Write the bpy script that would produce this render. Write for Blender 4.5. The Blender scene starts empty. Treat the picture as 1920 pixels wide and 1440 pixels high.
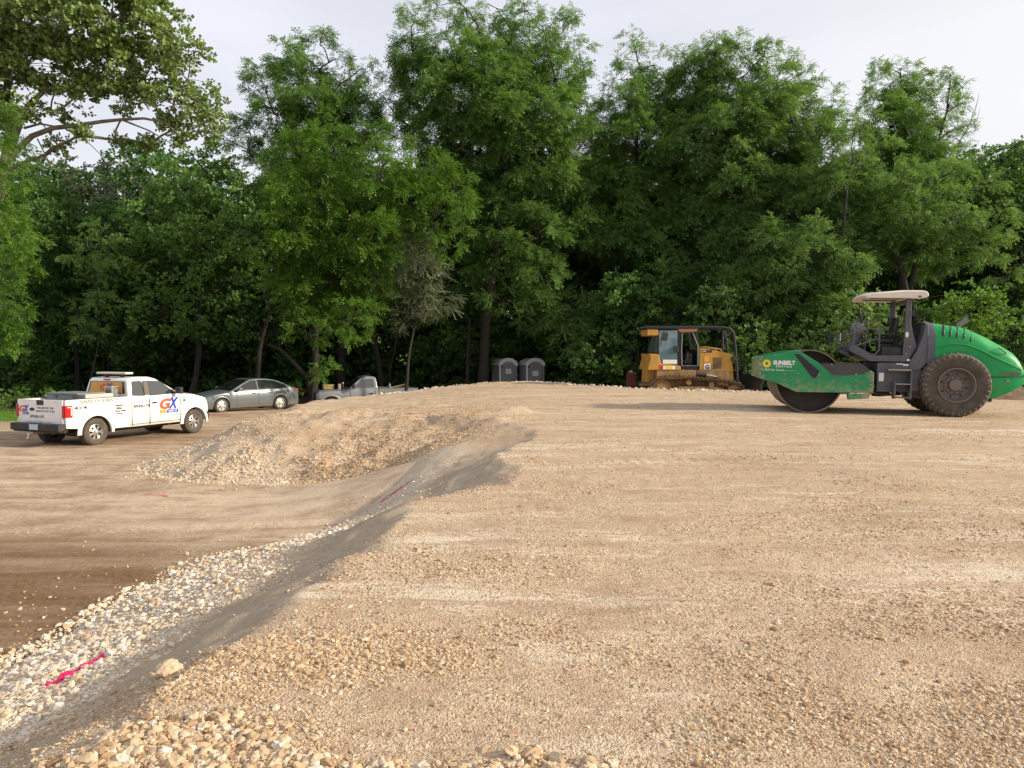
import bpy, bmesh, math, random
import numpy as np
from mathutils import Vector, Matrix
R = math.radians
random.seed(7); rng = np.random.default_rng(7)
scene = bpy.context.scene
col = scene.collection

# ------------------------------------------------------------------ camera, sky, sun, exposure
CAM_H = 2.64
cam_d = bpy.data.cameras.new('camera'); cam = bpy.data.objects.new('camera', cam_d); col.objects.link(cam)
cam.location = (0, 0, CAM_H); cam.rotation_euler = (R(90 - 2.413), 0, 0)
cam_d.sensor_width = 36; cam_d.lens = 26.25; cam_d.clip_start = 0.05; cam_d.clip_end = 3000
scene.camera = cam

SUN_AZ = 10.0      # degrees from +X towards the viewer
SUN_EL = 23.0
world = bpy.data.worlds.new("World"); scene.world = world; world.use_nodes = True
wn, wl = world.node_tree.nodes, world.node_tree.links
wn.clear()
out = wn.new('ShaderNodeOutputWorld'); bg = wn.new('ShaderNodeBackground'); bg.inputs['Strength'].default_value = 0.1
sky = wn.new('ShaderNodeTexSky'); sky.sky_type = 'NISHITA'; sky.sun_disc = False
sky.sun_elevation = R(SUN_EL); sky.sun_rotation = R(90 + SUN_AZ); sky.air_density = 1.2; sky.dust_density = 3.0
tc = wn.new('ShaderNodeTexCoord')
mp = wn.new('ShaderNodeMapping'); mp.inputs['Scale'].default_value = (1.0, 1.0, 3.2)
nz = wn.new('ShaderNodeTexNoise'); nz.inputs['Scale'].default_value = 1.6; nz.inputs['Detail'].default_value = 6; nz.inputs['Roughness'].default_value = 0.5
wl.new(tc.outputs['Generated'], mp.inputs['Vector']); wl.new(mp.outputs[0], nz.inputs['Vector'])
rp = wn.new('ShaderNodeValToRGB')
rp.color_ramp.elements[0].position = 0.36; rp.color_ramp.elements[0].color = (5.8, 5.9, 6.45, 1)
rp.color_ramp.elements[1].position = 0.62; rp.color_ramp.elements[1].color = (7.3, 7.4, 8.0, 1)
wl.new(nz.outputs['Fac'], rp.inputs['Fac'])
# thin cloud is brighter and warmer towards the sun
dot = wn.new('ShaderNodeVectorMath'); dot.operation = 'DOT_PRODUCT'
sd = (math.cos(R(SUN_EL)) * math.cos(R(SUN_AZ)), -math.cos(R(SUN_EL)) * math.sin(R(SUN_AZ)), math.sin(R(SUN_EL)))
dot.inputs[1].default_value = sd
wl.new(tc.outputs['Generated'], dot.inputs[0])
mr = wn.new('ShaderNodeMapRange'); mr.inputs['From Min'].default_value = 0.15; mr.inputs['From Max'].default_value = 1.0
wl.new(dot.outputs['Value'], mr.inputs['Value'])
warm = wn.new('ShaderNodeMix'); warm.data_type = 'RGBA'
wl.new(mr.outputs[0], warm.inputs['Factor']); wl.new(rp.outputs['Color'], warm.inputs['A']); warm.inputs['B'].default_value = (8.6, 8.25, 7.7, 1)
veil = wn.new('ShaderNodeMix'); veil.data_type = 'RGBA'; veil.inputs['Factor'].default_value = 0.86
wl.new(sky.outputs['Color'], veil.inputs['A']); wl.new(warm.outputs['Result'], veil.inputs['B'])
wl.new(veil.outputs['Result'], bg.inputs['Color']); wl.new(bg.outputs[0], out.inputs['Surface'])

sun_d = bpy.data.lights.new('sun', 'SUN'); sun_d.energy = 4.6; sun_d.angle = R(2.6); sun_d.color = (1.0, 0.86, 0.66)
sun = bpy.data.objects.new('sun', sun_d); col.objects.link(sun)
sun.rotation_euler = (-Vector(sd)).to_track_quat('-Z', 'Y').to_euler()
sun.location = (30, -10, 30)

scene.view_settings.view_transform = 'Standard'; scene.view_settings.look = 'None'
scene.view_settings.exposure = 0.42; scene.view_settings.gamma = 1.0; scene.view_settings.use_curve_mapping = False
cy = scene.cycles
cy.max_bounces = 6; cy.diffuse_bounces = 3; cy.glossy_bounces = 3; cy.transmission_bounces = 4; cy.transparent_max_bounces = 6
cy.sample_clamp_indirect = 4.0

# ------------------------------------------------------------------ measuring helper: photo pixel + distance -> metres
PITCH = R(2.413)
def at(px, py, Y):
    x = (px - 960) / 1400; y = -(py - 720) / 1400
    c, s = math.cos(PITCH), math.sin(PITCH)
    d = (x, c + y * s, -s + y * c); t = Y / d[1]
    return Vector((d[0] * t, Y, CAM_H + d[2] * t))

# ------------------------------------------------------------------ materials
def mat(name, c, rough=0.6, metal=0.0, var=0.0, vscale=3.0, bump=0.0, bscale=40.0, dirt=0.0, dirt_c=(0.30, 0.22, 0.15), dirt_h=0.8, coat=0.0, spec=0.5):
    m = bpy.data.materials.new(name); m.use_nodes = True
    n, l = m.node_tree.nodes, m.node_tree.links
    b = n['Principled BSDF']; b.inputs['Roughness'].default_value = rough; b.inputs['Metallic'].default_value = metal
    b.inputs['Coat Weight'].default_value = coat; b.inputs['Specular IOR Level'].default_value = spec
    t = n.new('ShaderNodeTexCoord')
    rgb = n.new('ShaderNodeRGB'); rgb.outputs[0].default_value = (*c, 1); cur = rgb.outputs[0]
    if var > 0:
        nn = n.new('ShaderNodeTexNoise'); nn.inputs['Scale'].default_value = vscale; nn.inputs['Detail'].default_value = 5
        l.new(t.outputs['Object'], nn.inputs['Vector'])
        r = n.new('ShaderNodeMapRange'); r.inputs['From Min'].default_value = 0.3; r.inputs['From Max'].default_value = 0.7
        r.inputs['To Min'].default_value = 1 - var; r.inputs['To Max'].default_value = 1 + var * 0.6
        l.new(nn.outputs['Fac'], r.inputs['Value'])
        mx = n.new('ShaderNodeVectorMath'); mx.operation = 'SCALE'
        l.new(cur, mx.inputs[0]); l.new(r.outputs[0], mx.inputs['Scale']); cur = mx.outputs[0]
    if dirt > 0:
        nn = n.new('ShaderNodeTexNoise'); nn.inputs['Scale'].default_value = 4; nn.inputs['Detail'].default_value = 8; nn.inputs['Roughness'].default_value = 0.7
        l.new(t.outputs['Object'], nn.inputs['Vector'])
        g = n.new('ShaderNodeNewGeometry'); sp = n.new('ShaderNodeSeparateXYZ'); l.new(t.outputs['Object'], sp.inputs[0])
        h = n.new('ShaderNodeMapRange'); h.inputs['From Min'].default_value = dirt_h; h.inputs['From Max'].default_value = 0.2
        h.inputs['To Min'].default_value = 0.0; h.inputs['To Max'].default_value = 1.0
        l.new(sp.outputs['Z'], h.inputs['Value'])
        a = n.new('ShaderNodeMath'); a.operation = 'MULTIPLY_ADD'; a.inputs[1].default_value = 0.55
        l.new(h.outputs[0], a.inputs[0]); l.new(nn.outputs['Fac'], a.inputs[2])
        r = n.new('ShaderNodeMapRange'); r.inputs['From Min'].default_value = 0.45; r.inputs['From Max'].default_value = 1.0
        r.inputs['To Max'].default_value = dirt
        l.new(a.outputs[0], r.inputs['Value'])
        mx = n.new('ShaderNodeMix'); mx.data_type = 'RGBA'; l.new(r.outputs[0], mx.inputs['Factor'])
        l.new(cur, mx.inputs['A']); mx.inputs['B'].default_value = (*dirt_c, 1); cur = mx.outputs['Result']
    l.new(cur, b.inputs['Base Color'])
    if bump > 0:
        nn = n.new('ShaderNodeTexNoise'); nn.inputs['Scale'].default_value = bscale; nn.inputs['Detail'].default_value = 4
        l.new(t.outputs['Object'], nn.inputs['Vector'])
        bp = n.new('ShaderNodeBump'); bp.inputs['Strength'].default_value = bump; bp.inputs['Distance'].default_value = 0.02
        l.new(nn.outputs['Fac'], bp.inputs['Height']); l.new(bp.outputs[0], b.inputs['Normal'])
    return m

M = dict(
    white=mat('white_paint', (0.80, 0.80, 0.80), 0.32, coat=0.5, var=0.02, vscale=1.5, dirt=0.5, dirt_h=0.8),
    silver=mat('silver_paint', (0.24, 0.26, 0.275), 0.4, 0.3, coat=0.3, var=0.1, dirt=0.35),
    slate=mat('slate_paint', (0.095, 0.12, 0.14), 0.36, 0.2, coat=0.4, var=0.05, dirt=0.3, dirt_h=0.5),
    green=mat('green_paint', (0.0, 0.29, 0.07), 0.42, spec=0.3, coat=0.12, var=0.12, vscale=2.5, dirt=0.25, dirt_h=0.6),
    green_worn=mat('worn_green_paint', (0.0, 0.24, 0.075), 0.5, var=0.25, vscale=3.5, dirt=0.75, dirt_h=0.55, dirt_c=(0.36, 0.27, 0.2)),
    yellow=mat('yellow_paint', (0.46, 0.245, 0.035), 0.5, var=0.16, vscale=3, dirt=0.6, dirt_h=1.1, dirt_c=(0.20, 0.12, 0.06)),
    grey=mat('grey_paint', (0.075, 0.08, 0.10), 0.5, var=0.12, dirt=0.35, dirt_h=0.9),
    antislip=mat('antislip_coating', (0.07, 0.068, 0.07), 0.85, var=0.2, bump=0.5, bscale=200),
    black=mat('black_plastic', (0.018, 0.018, 0.02), 0.55, var=0.2, dirt=0.25, dirt_h=0.5),
    blackmetal=mat('black_metal', (0.015, 0.016, 0.022), 0.4, 0.2),
    rubber=mat('rubber', (0.05, 0.045, 0.04), 0.85, var=0.25, vscale=8, bump=0.3, bscale=60, dirt=0.0),
    dustrub=mat('dusty_rubber', (0.085, 0.07, 0.056), 0.92, var=0.35, vscale=6, bump=0.4, bscale=50),
    lug=mat('dusty_rubber_lug', (0.17, 0.145, 0.12), 0.95, var=0.4, vscale=9),
    chrome=mat('bright_metal', (0.62, 0.61, 0.6), 0.3, 0.85, var=0.15),
    steel=mat('bare_steel', (0.30, 0.27, 0.24), 0.45, 0.6, var=0.3, vscale=6),
    drumdark=mat('drum_inside', (0.035, 0.027, 0.022), 0.75, var=0.4, vscale=4),
    track=mat('muddy_track', (0.15, 0.10, 0.065), 0.9, var=0.35, vscale=5, bump=0.4),
    mudyellow=mat('muddy_yellow', (0.27, 0.16, 0.07), 0.8, var=0.35, vscale=4),
    cream=mat('cream_fibreglass', (0.68, 0.62, 0.54), 0.55, var=0.08),
    glass=mat('dark_glass', (0.012, 0.014, 0.016), 0.04, spec=0.9),
    glassgrey=mat('tinted_glass', (0.03, 0.034, 0.035), 0.06, spec=1.0, coat=1.0),
    red=mat('red_lens', (0.42, 0.012, 0.015), 0.2, coat=0.6),
    redclear=mat('clear_lens', (0.75, 0.5, 0.48), 0.2),
    lens=mat('clear_headlamp', (0.6, 0.6, 0.58), 0.12, 0.2, coat=1),
    maroon=mat('maroon_paint', (0.09, 0.008, 0.012), 0.6, var=0.2),
    greybox=mat('grey_plastic', (0.15, 0.165, 0.18), 0.6, var=0.08),
    alu=mat('aluminium_sheet', (0.62, 0.58, 0.52), 0.4, 0.5, var=0.1),
    potty=mat('dark_grey_plastic', (0.22, 0.225, 0.245), 0.55, var=0.08, dirt=0.3, dirt_h=0.4),
    pottylight=mat('light_grey_plastic', (0.68, 0.71, 0.70), 0.5, var=0.06),
    sign=mat('white_sticker', (0.75, 0.75, 0.74), 0.5),
    wood=mat('raw_wood', (0.42, 0.29, 0.13), 0.8, var=0.25, vscale=12),
    ink=mat('dark_lettering', (0.03, 0.03, 0.035), 0.5),
    inkgrey=mat('grey_lettering', (0.16, 0.16, 0.17), 0.5),
    inkwhite=mat('white_lettering', (0.8, 0.8, 0.78), 0.5),
    inkpale=mat('pale_green_lettering', (0.4, 0.55, 0.42), 0.5),
    blue=mat('blue_vinyl', (0.012, 0.055, 0.42), 0.45),
    orange=mat('orange_vinyl', (0.72, 0.085, 0.03), 0.45),
    amber=mat('amber_vinyl', (0.72, 0.33, 0.06), 0.45, var=0.2, vscale=4),
    sunyellow=mat('yellow_vinyl', (0.75, 0.58, 0.03), 0.45),
    redink=mat('red_vinyl', (0.5, 0.02, 0.02), 0.45),
    seat=mat('black_vinyl', (0.02, 0.02, 0.022), 0.5),
    sky_reflect_glass=mat('cab_glass', (0.10, 0.17, 0.20), 0.05, coat=1.0, spec=1.0),  # dozer cab panes: the bluish sky reflection is painted into the base colour
)

# ------------------------------------------------------------------ object helpers
def tag(o, label=None, cat=None, group=None, kind=None):
    if label: o['label'] = label
    if cat: o['category'] = cat
    if group: o['group'] = group
    if kind: o['kind'] = kind
    return o
def empty(name, loc, rz=0, rot=None, label=None, cat=None, group=None):
    o = bpy.data.objects.new(name, None); col.objects.link(o)
    o.location = loc; o.rotation_euler = rot if rot else (0, 0, rz); o.empty_display_size = 0.3
    return tag(o, label, cat, group)

class MB:
    def __init__(s): s.v = []; s.f = []; s.g = []
    def add(s, vs, fs):
        k = len(s.v); s.g.append((k, len(s.f))); s.v += [tuple(p) for p in vs]; s.f += [tuple(i + k for i in f) for f in fs]; return s
    def box(s, x0, x1, y0, y1, z0, z1, rot=None, c=None):
        vs = [(x, y, z) for z in (z0, z1) for y in (y0, y1) for x in (x0, x1)]
        if rot is not None:
            c = Vector(c) if c else Vector(((x0 + x1) / 2, (y0 + y1) / 2, (z0 + z1) / 2))
            vs = [tuple(rot @ (Vector(p) - c) + c) for p in vs]
        return s.add(vs, [(0, 2, 3, 1), (4, 5, 7, 6), (0, 1, 5, 4), (2, 6, 7, 3), (0, 4, 6, 2), (1, 3, 7, 5)])
    def prism(s, pts, a0, a1, fn=None, n=1):
        """polygon in (x,z) extruded along y"""
        k = len(pts); vs = []; fs = []
        for j in range(n + 1):
            y = a0 + (a1 - a0) * j / n
            for p in pts:
                q = (p[0], y, p[1]); vs.append(fn(*q) if fn else q)
        for j in range(n):
            for i in range(k): fs.append((j * k + i, j * k + (i + 1) % k, (j + 1) * k + (i + 1) % k, (j + 1) * k + i))
        fs.append(tuple(range(k))[::-1]); fs.append(tuple(n * k + i for i in range(k)))
        return s.add(vs, fs)
    def loft(s, rings, closed=True, cap=True):
        k = len(rings[0]); vs = [p for r in rings for p in r]; fs = []
        for j in range(len(rings) - 1):
            for i in range(k if closed else k - 1): fs.append((j * k + i, j * k + (i + 1) % k, (j + 1) * k + (i + 1) % k, (j + 1) * k + i))
        if cap: fs.append(tuple(range(k))[::-1]); fs.append(tuple((len(rings) - 1) * k + i for i in range(k)))
        return s.add(vs, fs)
    def tube(s, path, r, n=8, cap=True):
        P = [Vector(p) for p in path]; rs = r if isinstance(r, (list, tuple)) else [r] * len(P)
        rings = []; up = Vector((0, 0, 1)); ref = None
        for i, p in enumerate(P):
            t = (P[min(i + 1, len(P) - 1)] - P[max(i - 1, 0)]).normalized()
            if ref is None: ref = t.cross(up if abs(t.z) < 0.9 else Vector((1, 0, 0))).normalized()
            ref = (ref - t * ref.dot(t)).normalized(); b = t.cross(ref)
            rings.append([tuple(p + (ref * math.cos(2 * math.pi * k / n) + b * math.sin(2 * math.pi * k / n)) * rs[i]) for k in range(n)])
        return s.loft(rings, True, cap)
    def lathe(s, prof, c=(0, 0, 0), n=32, closed=False):
        """profile [(radius, y)] turned around the y axis through c"""
        k = len(prof); vs = []; fs = []
        for j in range(n):
            a = 2 * math.pi * j / n
            for r_, y in prof: vs.append((c[0] + r_ * math.cos(a), c[1] + y, c[2] + r_ * math.sin(a)))
        for j in range(n):
            for i in range(k if closed else k - 1):
                i2 = (i + 1) % k; j2 = (j + 1) % n
                fs.append((j * k + i, j * k + i2, j2 * k + i2, j2 * k + i))
        return s.add(vs, fs)
    def cyl(s, c, r_, y0, y1, n=24): return s.lathe([(0.0001, y0), (r_, y0), (r_, y1), (0.0001, y1)], c, n)
    def split(s, name, m, parent=None, **k):
        """every piece that was added becomes an object of its own"""
        parts = []; st = s.g + [(len(s.v), len(s.f))]
        for (v0, f0), (v1, f1) in zip(st[:-1], st[1:]):
            b = MB(); b.v = s.v[v0:v1]; b.f = [tuple(i - v0 for i in f) for f in s.f[f0:f1]]; parts.append(b.build(name, m, parent, **k))
        return parts
    def build(s, name, m, parent=None, bevel=0.0, smooth=35, seg=2, label=None):
        me = bpy.data.meshes.new(name); me.from_pydata(s.v, [], s.f)
        bm = bmesh.new(); bm.from_mesh(me); bmesh.ops.recalc_face_normals(bm, faces=bm.faces); bm.to_mesh(me); bm.free()
        me.polygons.foreach_set('use_smooth', [True] * len(me.polygons)); me.set_sharp_from_angle(angle=R(smooth))
        me.materials.append(m); o = bpy.data.objects.new(name, me); col.objects.link(o)
        if parent: o.parent = parent
        if bevel:
            b = o.modifiers.new('bevel', 'BEVEL'); b.width = bevel; b.segments = seg; b.limit_method = 'ANGLE'; b.angle_limit = R(30); b.harden_normals = True
        if label: o['label'] = label
        return o

def text(name, body, m, parent, loc, rot, width=None, height=0.1, bold=0.0, shear=0.0, ext=0.002, space=1.0):
    cu = bpy.data.curves.new(name, 'FONT'); cu.body = body; cu.size = 1.0; cu.offset = bold; cu.shear = shear; cu.extrude = 0.0; cu.space_character = space
    cu.align_x = 'LEFT'; cu.resolution_u = 3
    o = bpy.data.objects.new(name, cu); col.objects.link(o)
    bpy.context.view_layer.update(); dg = bpy.context.evaluated_depsgraph_get()
    me = bpy.data.meshes.new_from_object(o.evaluated_get(dg)); bpy.data.objects.remove(o); bpy.data.curves.remove(cu)
    me.name = name
    n = len(me.vertices); co = np.empty(n * 3); me.vertices.foreach_get('co', co); co = co.reshape(-1, 3)
    mn, mxx = co.min(0), co.max(0); co -= mn; w, h = (mxx - mn)[:2]
    co[:, 1] *= height / h; co[:, 0] *= (width / w if width else height / h); co[:, 2] = 0
    me.vertices.foreach_set('co', co.ravel()); me.update()
    me.materials.clear(); me.materials.append(m)
    o = bpy.data.objects.new(name, me); col.objects.link(o); o.parent = parent; o.location = loc; o.rotation_euler = rot
    return o
NEAR_R = (R(90), 0, 0)             # reads from the -y side
NEAR_L = (R(90), 0, R(180))        # reads from the +y side
REAR = (R(90), 0, R(-90))          # reads from the -x side

def fast_mesh(name, V, F, m, parent=None, smooth=False, attrs=None):
    me = bpy.data.meshes.new(name); k = F.shape[1]
    me.vertices.add(len(V)); me.vertices.foreach_set('co', V.astype(np.float32).ravel())
    me.loops.add(F.size); me.loops.foreach_set('vertex_index', F.astype(np.int32).ravel())
    me.polygons.add(len(F)); me.polygons.foreach_set('loop_start', np.arange(0, F.size, k, dtype=np.int32))
    me.polygons.foreach_set('loop_total', np.full(len(F), k, dtype=np.int32))
    me.polygons.foreach_set('use_smooth', np.full(len(F), smooth))
    for an, av in (attrs or {}).items():
        a = me.attributes.new(an, 'FLOAT', 'POINT'); a.data.foreach_set('value', av.astype(np.float32))
    me.update(calc_edges=True); me.materials.append(m)
    o = bpy.data.objects.new(name, me); col.objects.link(o)
    if parent: o.parent = parent
    return o

# ------------------------------------------------------------------ noise for the terrain
def _h(ix, iy, seed):
    n = (ix * 374761393 + iy * 668265263 + seed * 974711) & 0x7fffffff
    n = ((n ^ (n >> 13)) * 1274126177) & 0x7fffffff
    return ((n ^ (n >> 16)) & 0xffff) / 65535.0
def vnoise(x, y, seed=0):
    ix = np.floor(x).astype(np.int64); iy = np.floor(y).astype(np.int64); fx = x - ix; fy = y - iy
    fx = fx * fx * fx * (fx * (fx * 6 - 15) + 10); fy = fy * fy * fy * (fy * (fy * 6 - 15) + 10)
    a = _h(ix, iy, seed); b = _h(ix + 1, iy, seed); c = _h(ix, iy + 1, seed); d = _h(ix + 1, iy + 1, seed)
    return (a * (1 - fx) + b * fx) * (1 - fy) + (c * (1 - fx) + d * fx) * fy - 0.5
def fbm(x, y, o=4, seed=0):
    s = 0; a = 1.0
    for i in range(o): s = s + a * vnoise(x, y, seed + i * 17); x = x * 2.03 + 11.7; y = y * 2.03 - 4.1; a *= 0.5
    return s
def sst(x, a, b):
    t = np.clip((x - a) / (b - a), 0, 1); return t * t * (3 - 2 * t)

# ------------------------------------------------------------------ terrain
TOE = [(-5.2, -60), (-4.9, 0), (-4.55, 3.8), (-4.25, 6.0), (-4.15, 8.0), (-3.9, 9.4), (-3.15, 10.0), (-2.5, 11.2), (-2.0, 12.6), (-1.75, 13.7), (-2.3, 14.5),
       (-3.4, 14.8), (-4.2, 14.8), (-5.6, 14.9), (-6.9, 15.2), (-8.0, 16.2), (-8.7, 17.5), (-8.4, 19.5), (-8.5, 22.0), (-8.4, 25.0), (-6.6, 28.6), (-4.0, 32.6),
       (-1, 34.4), (2.0, 34.0), (4.0, 30.5), (6.0, 28.4), (10, 28.0), (16, 27.0), (26, 26.5), (70, 27), (70, -60)]
def sdf(x, y, poly):
    d2 = np.full(x.shape, 1e12); ins = np.zeros(x.shape, bool); n = len(poly)
    for i in range(n):
        ax, ay = poly[i]; bx, by = poly[(i + 1) % n]
        ex, ey = bx - ax, by - ay; t = np.clip(((x - ax) * ex + (y - ay) * ey) / (ex * ex + ey * ey), 0, 1)
        dx = x - ax - t * ex; dy = y - ay - t * ey; d2 = np.minimum(d2, dx * dx + dy * dy)
        cnd = (ay > y) != (by > y)
        with np.errstate(divide='ignore', invalid='ignore'): xi = ax + (y - ay) / (by - ay if by != ay else 1e-9) * ex
        ins ^= cnd & (x < xi)
    d = np.sqrt(d2); return np.where(ins, d, -d)
def seg_d(x, y, pl):
    d2 = np.full(x.shape, 1e12)
    for (ax, ay), (bx, by) in zip(pl[:-1], pl[1:]):
        ex, ey = bx - ax, by - ay; t = np.clip(((x - ax) * ex + (y - ay) * ey) / (ex * ex + ey * ey), 0, 1)
        d2 = np.minimum(d2, (x - ax - t * ex) ** 2 + (y - ay - t * ey) ** 2)
    return np.sqrt(d2)
def low_h(x, y):
    g = 0.72 * sst(x, 2.2, 5.5) * (1 - sst(y, 34, 44)) * sst(y, 10, 20)
    g = g - 0.22 * sst(y, 33, 38) * (1 - sst(x, -5, -2)) * (1 - sst(y, 44, 50))
    g = g + 0.78 * np.exp(-(((x + 0.8) / 2.0) ** 2 + ((y - 14.0) / 2.4) ** 2))
    g = g + 3.6 * sst(y, 52, 82) + 6.0 * sst(y, 90, 300)
    g = g + 0.10 * fbm(x * 0.12, y * 0.12, 3, 5) * sst(np.hypot(x, y), 12, 30)
    g = g + 0.035 * fbm(x * 0.8, y * 0.8, 4, 9)
    # wheel ruts crossing the low ground, left to right
    u = y - 0.10 * x + 0.5 * vnoise(x * 0.15, y * 0.05, 3)
    rm = (1 - sst(x, -4, -2)) * (1 - sst(y, 26, 30)) * sst(y, 5, 7)
    for c in (7.3, 9.0, 11.6, 13.4, 17.8, 19.6): g = g - 0.022 * np.exp(-((u - c) / 0.16) ** 2) * rm + 0.012 * np.exp(-((u - c - .32) / 0.12) ** 2) * rm
    # lug prints inside some of the ruts
    for c in (7.3, 9.0, 11.6): g = g + 0.012 * np.exp(-((u - c) / 0.2) ** 2) * rm * np.sign(np.sin((x + np.abs(u - c) * 1.2) * 2 * np.pi / 0.16)) * sst(vnoise(x * .5, y * .5, 31), -.1, .15)
    return g
def pad_top(x, y):
    h = 1.04 + 0.0115 * (np.clip(y, -10, 30) - 3) - 0.012 * np.clip(x - 5, 0, 14)
    h = h - 0.25 * sst(-x, -1.0, 5.5) * sst(y, 16, 23)
    h = h + 0.028 * fbm(x * 0.35, y * 0.5, 4, 21) + 0.012 * fbm(x * 2.3, y * 2.6, 4, 27)
    # long shallow drag lines left by rolling and grading
    h = h + 0.010 * vnoise(x * 0.12, (y + 0.05 * x) * 3.1, 41) + 0.006 * vnoise(x * 0.2, (y + .05 * x) * 9.0, 43)
    h = h + 0.006 * fbm(x * 9, y * 9, 3, 47)
    # drum-pass edges and rows of cleat prints crossing the pad
    for i, (a, b_, w_) in enumerate(((4.6, .10, .10), (5.9, -.04, .07), (6.6, .16, .12), (8.0, .02, .10), (9.3, -.07, .09), (10.9, .05, .14), (12.6, -.03, .12), (14.4, .03, .16), (16.6, -.02, .18))):
        u = y - a - b_ * x; h = h + 0.011 * np.exp(-(u / w_) ** 2) * sst(vnoise(x * .35, np.full_like(x, i * 3.3), 51), -.25, .1)
    for i, (a, b_) in enumerate(((5.2, .22), (7.4, -.10), (10.2, .12), (13.4, .06))):
        u = y - a - b_ * x; h = h - 0.010 * (np.abs(u) < .26) * (np.sin(x * 2 * np.pi / .19 + u * 2) > .45) * sst(vnoise(x * .45, np.full_like(x, i * 5.1 + 2), 53), .0, .2) * sst(x, -.5, .5)
    return h
RIDGES = [([(-3.6, 14.9), (-2.4, 15.8), (-1.4, 16.6), (0.2, 17.6)], 0.16, 0.30), ([(-1.6, 15.0), (-0.9, 15.7), (0.2, 16.3)], 0.07, 0.22),
          ([(-6.2, 15.2), (-5.2, 16.2), (-4.3, 17.4), (-3.6, 18.6)], 0.08, 0.4), ([(-2.9, 15.3), (-1.7, 16.3), (-.5, 17.2)], -0.10, 0.28)]
def pad_all(x, y):
    G = low_h(x, y)
    wob = 0.22 * fbm(x * 0.45, y * 0.45, 3, 61) + 0.10 * fbm(x * 2.5, y * 2.5, 3, 63)
    d = sdf(x, y, TOE) + wob * (0.35 + 1.1 * sst(y, 13.5, 15.5))
    w = 3.15 + 0.25 * fbm(x * 1.4, y * 1.4, 3, 65) - 0.2 * (1 - sst(y, 3.5, 6.5)) - 0.95 * sst(y, 8.8, 11.5) * (1 - .3 * sst(y, 14, 16)) + 0.4 * sst(y, 15, 17) * sst(-x, 1, 4) - 1.1 * sst(y, 19, 23)
    t = np.clip(d / w, 0, 1); k1 = 0.16 - 0.12 * sst(y, 8.5, 11.5); s1 = (1 - k1) * t + k1 * sst(t, 0.62, 0.99); s2 = 0.85 * (1 - (1 - t) ** 1.15) + 0.15 * (t * t * (3 - 2 * t)); bl = sst(y, 14.0, 15.6) * sst(-x, 1.2, 2.8); s = s1 * (1 - bl) + s2 * bl
    P = pad_top(x, y)
    h = G + (P - G) * s
    mz = np.clip(4 * s * (1 - s) + 0.25, 0, 1)
    for pl, a, wd in RIDGES: h = h + a * np.exp(-(seg_d(x, y, pl) / wd) ** 2) * np.clip(s * 4, 0, 1)
    mound = sst(y, 14, 15.5) * (1 - sst(x, -2, 1)) * (1 - sst(y, 24, 30))
    h = h + mound * (0.06 * fbm(x * .7, y * .7, 4, 71) + 0.035 * fbm(x * 3.5, y * 3.5, 3, 73)) * np.clip(s * 3, 0, 1)
    # cleat prints on the far part of the ramp
    cl = sst(x, -5.6, -5) * (1 - sst(x, -3.2, -2.6)) * sst(y, 17.2, 17.8) * (1 - sst(y, 19.2, 20))
    h = h + cl * 0.016 * np.sin((x * 0.9 + y * .15) * 2 * np.pi / 0.27) * (np.abs(np.sin(y * 1.9)) > .35)
    h = h + 0.10 * np.exp(-(((x + 0.6) / 2.2) ** 2 + ((y - 30.6) / .7) ** 2)) * (1 + fbm(x * 3, y * 3, 2, 77))
    h = h + 0.018 * fbm(x * 5, y * 5, 4, 79) * np.clip(4 * s * (1 - s), 0, 1)
    h = np.where(d < 0, G + 0.35 * d, h)
    return h, d, s, G
def ground_z(x, y):
    x = np.asarray([x], float); y = np.asarray([y], float); h, d, s, G = pad_all(x, y); return float(max(h[0], G[0]))

def axis(lim, d0, g, start=0.0, dmax=12.0):
    a = [start]; d = d0
    while a[-1] < lim: a.append(a[-1] + d); d = min(d * g, dmax)
    return np.array(a)
xp = axis(320, 0.022, 1.0105, dmax=25); xs = np.concatenate([-xp[::-1][:-1], xp])
yp = axis(330, 0.022, 1.0075, 2.4, dmax=25); yn = 2.4 - axis(60, 0.05, 1.12, dmax=8); ys = np.concatenate([yn[::-1][:-1], yp])
print('grid', len(xs), len(ys))
GX, GY = np.meshgrid(xs, ys); sh = GX.shape
gx, gy = GX.ravel(), GY.ravel()
PH, PD, PS, GH = pad_all(gx, gy)
idx = np.arange(gx.size).reshape(sh)
QF = np.stack([idx[:-1, :-1], idx[:-1, 1:], idx[1:, 1:], idx[1:, :-1]], -1).reshape(-1, 4)
def compact(F, *arrs):
    u, inv = np.unique(F, return_inverse=True); return inv.reshape(F.shape), [a[u] for a in arrs]

# masks for the surfaces
grass_m = np.maximum(sst(gy, 50, 54), sst(-gx, 18, 19.5) * sst(gy, 27.5, 29) * (1 - sst(gy, 33, 34)))
litter_m = sst(gy + 0.6 * fbm(gx * .3, gy * .3, 3, 91) * 4, 35.5, 38.5)
dust_m = np.exp(-(((gx + 3.6) / 3.0) ** 2 + ((gy - 12.9) / 1.9) ** 2))
wet_m = np.clip(2.2 * np.exp(-(((gx + 6.4) / 2.8) ** 2 + ((gy - 7.3) / 1.9) ** 2)) + 1.0 * np.exp(-(((gx + 7.2) / 2.6) ** 2 + ((gy - 9.4) / 1.3) ** 2)) + 0.6 * np.exp(-(((gx + 12) / 5) ** 2 + ((gy - 23) / 2.2) ** 2)), 0, 1)
red_m = np.clip(np.exp(-(((gx + 12.2) / .8) ** 2 + ((gy - 31.0) / .5) ** 2)) + np.exp(-(((gx + 22) / 3.5) ** 2 + ((gy - 39) / 1.5) ** 2)), 0, 1)

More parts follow.
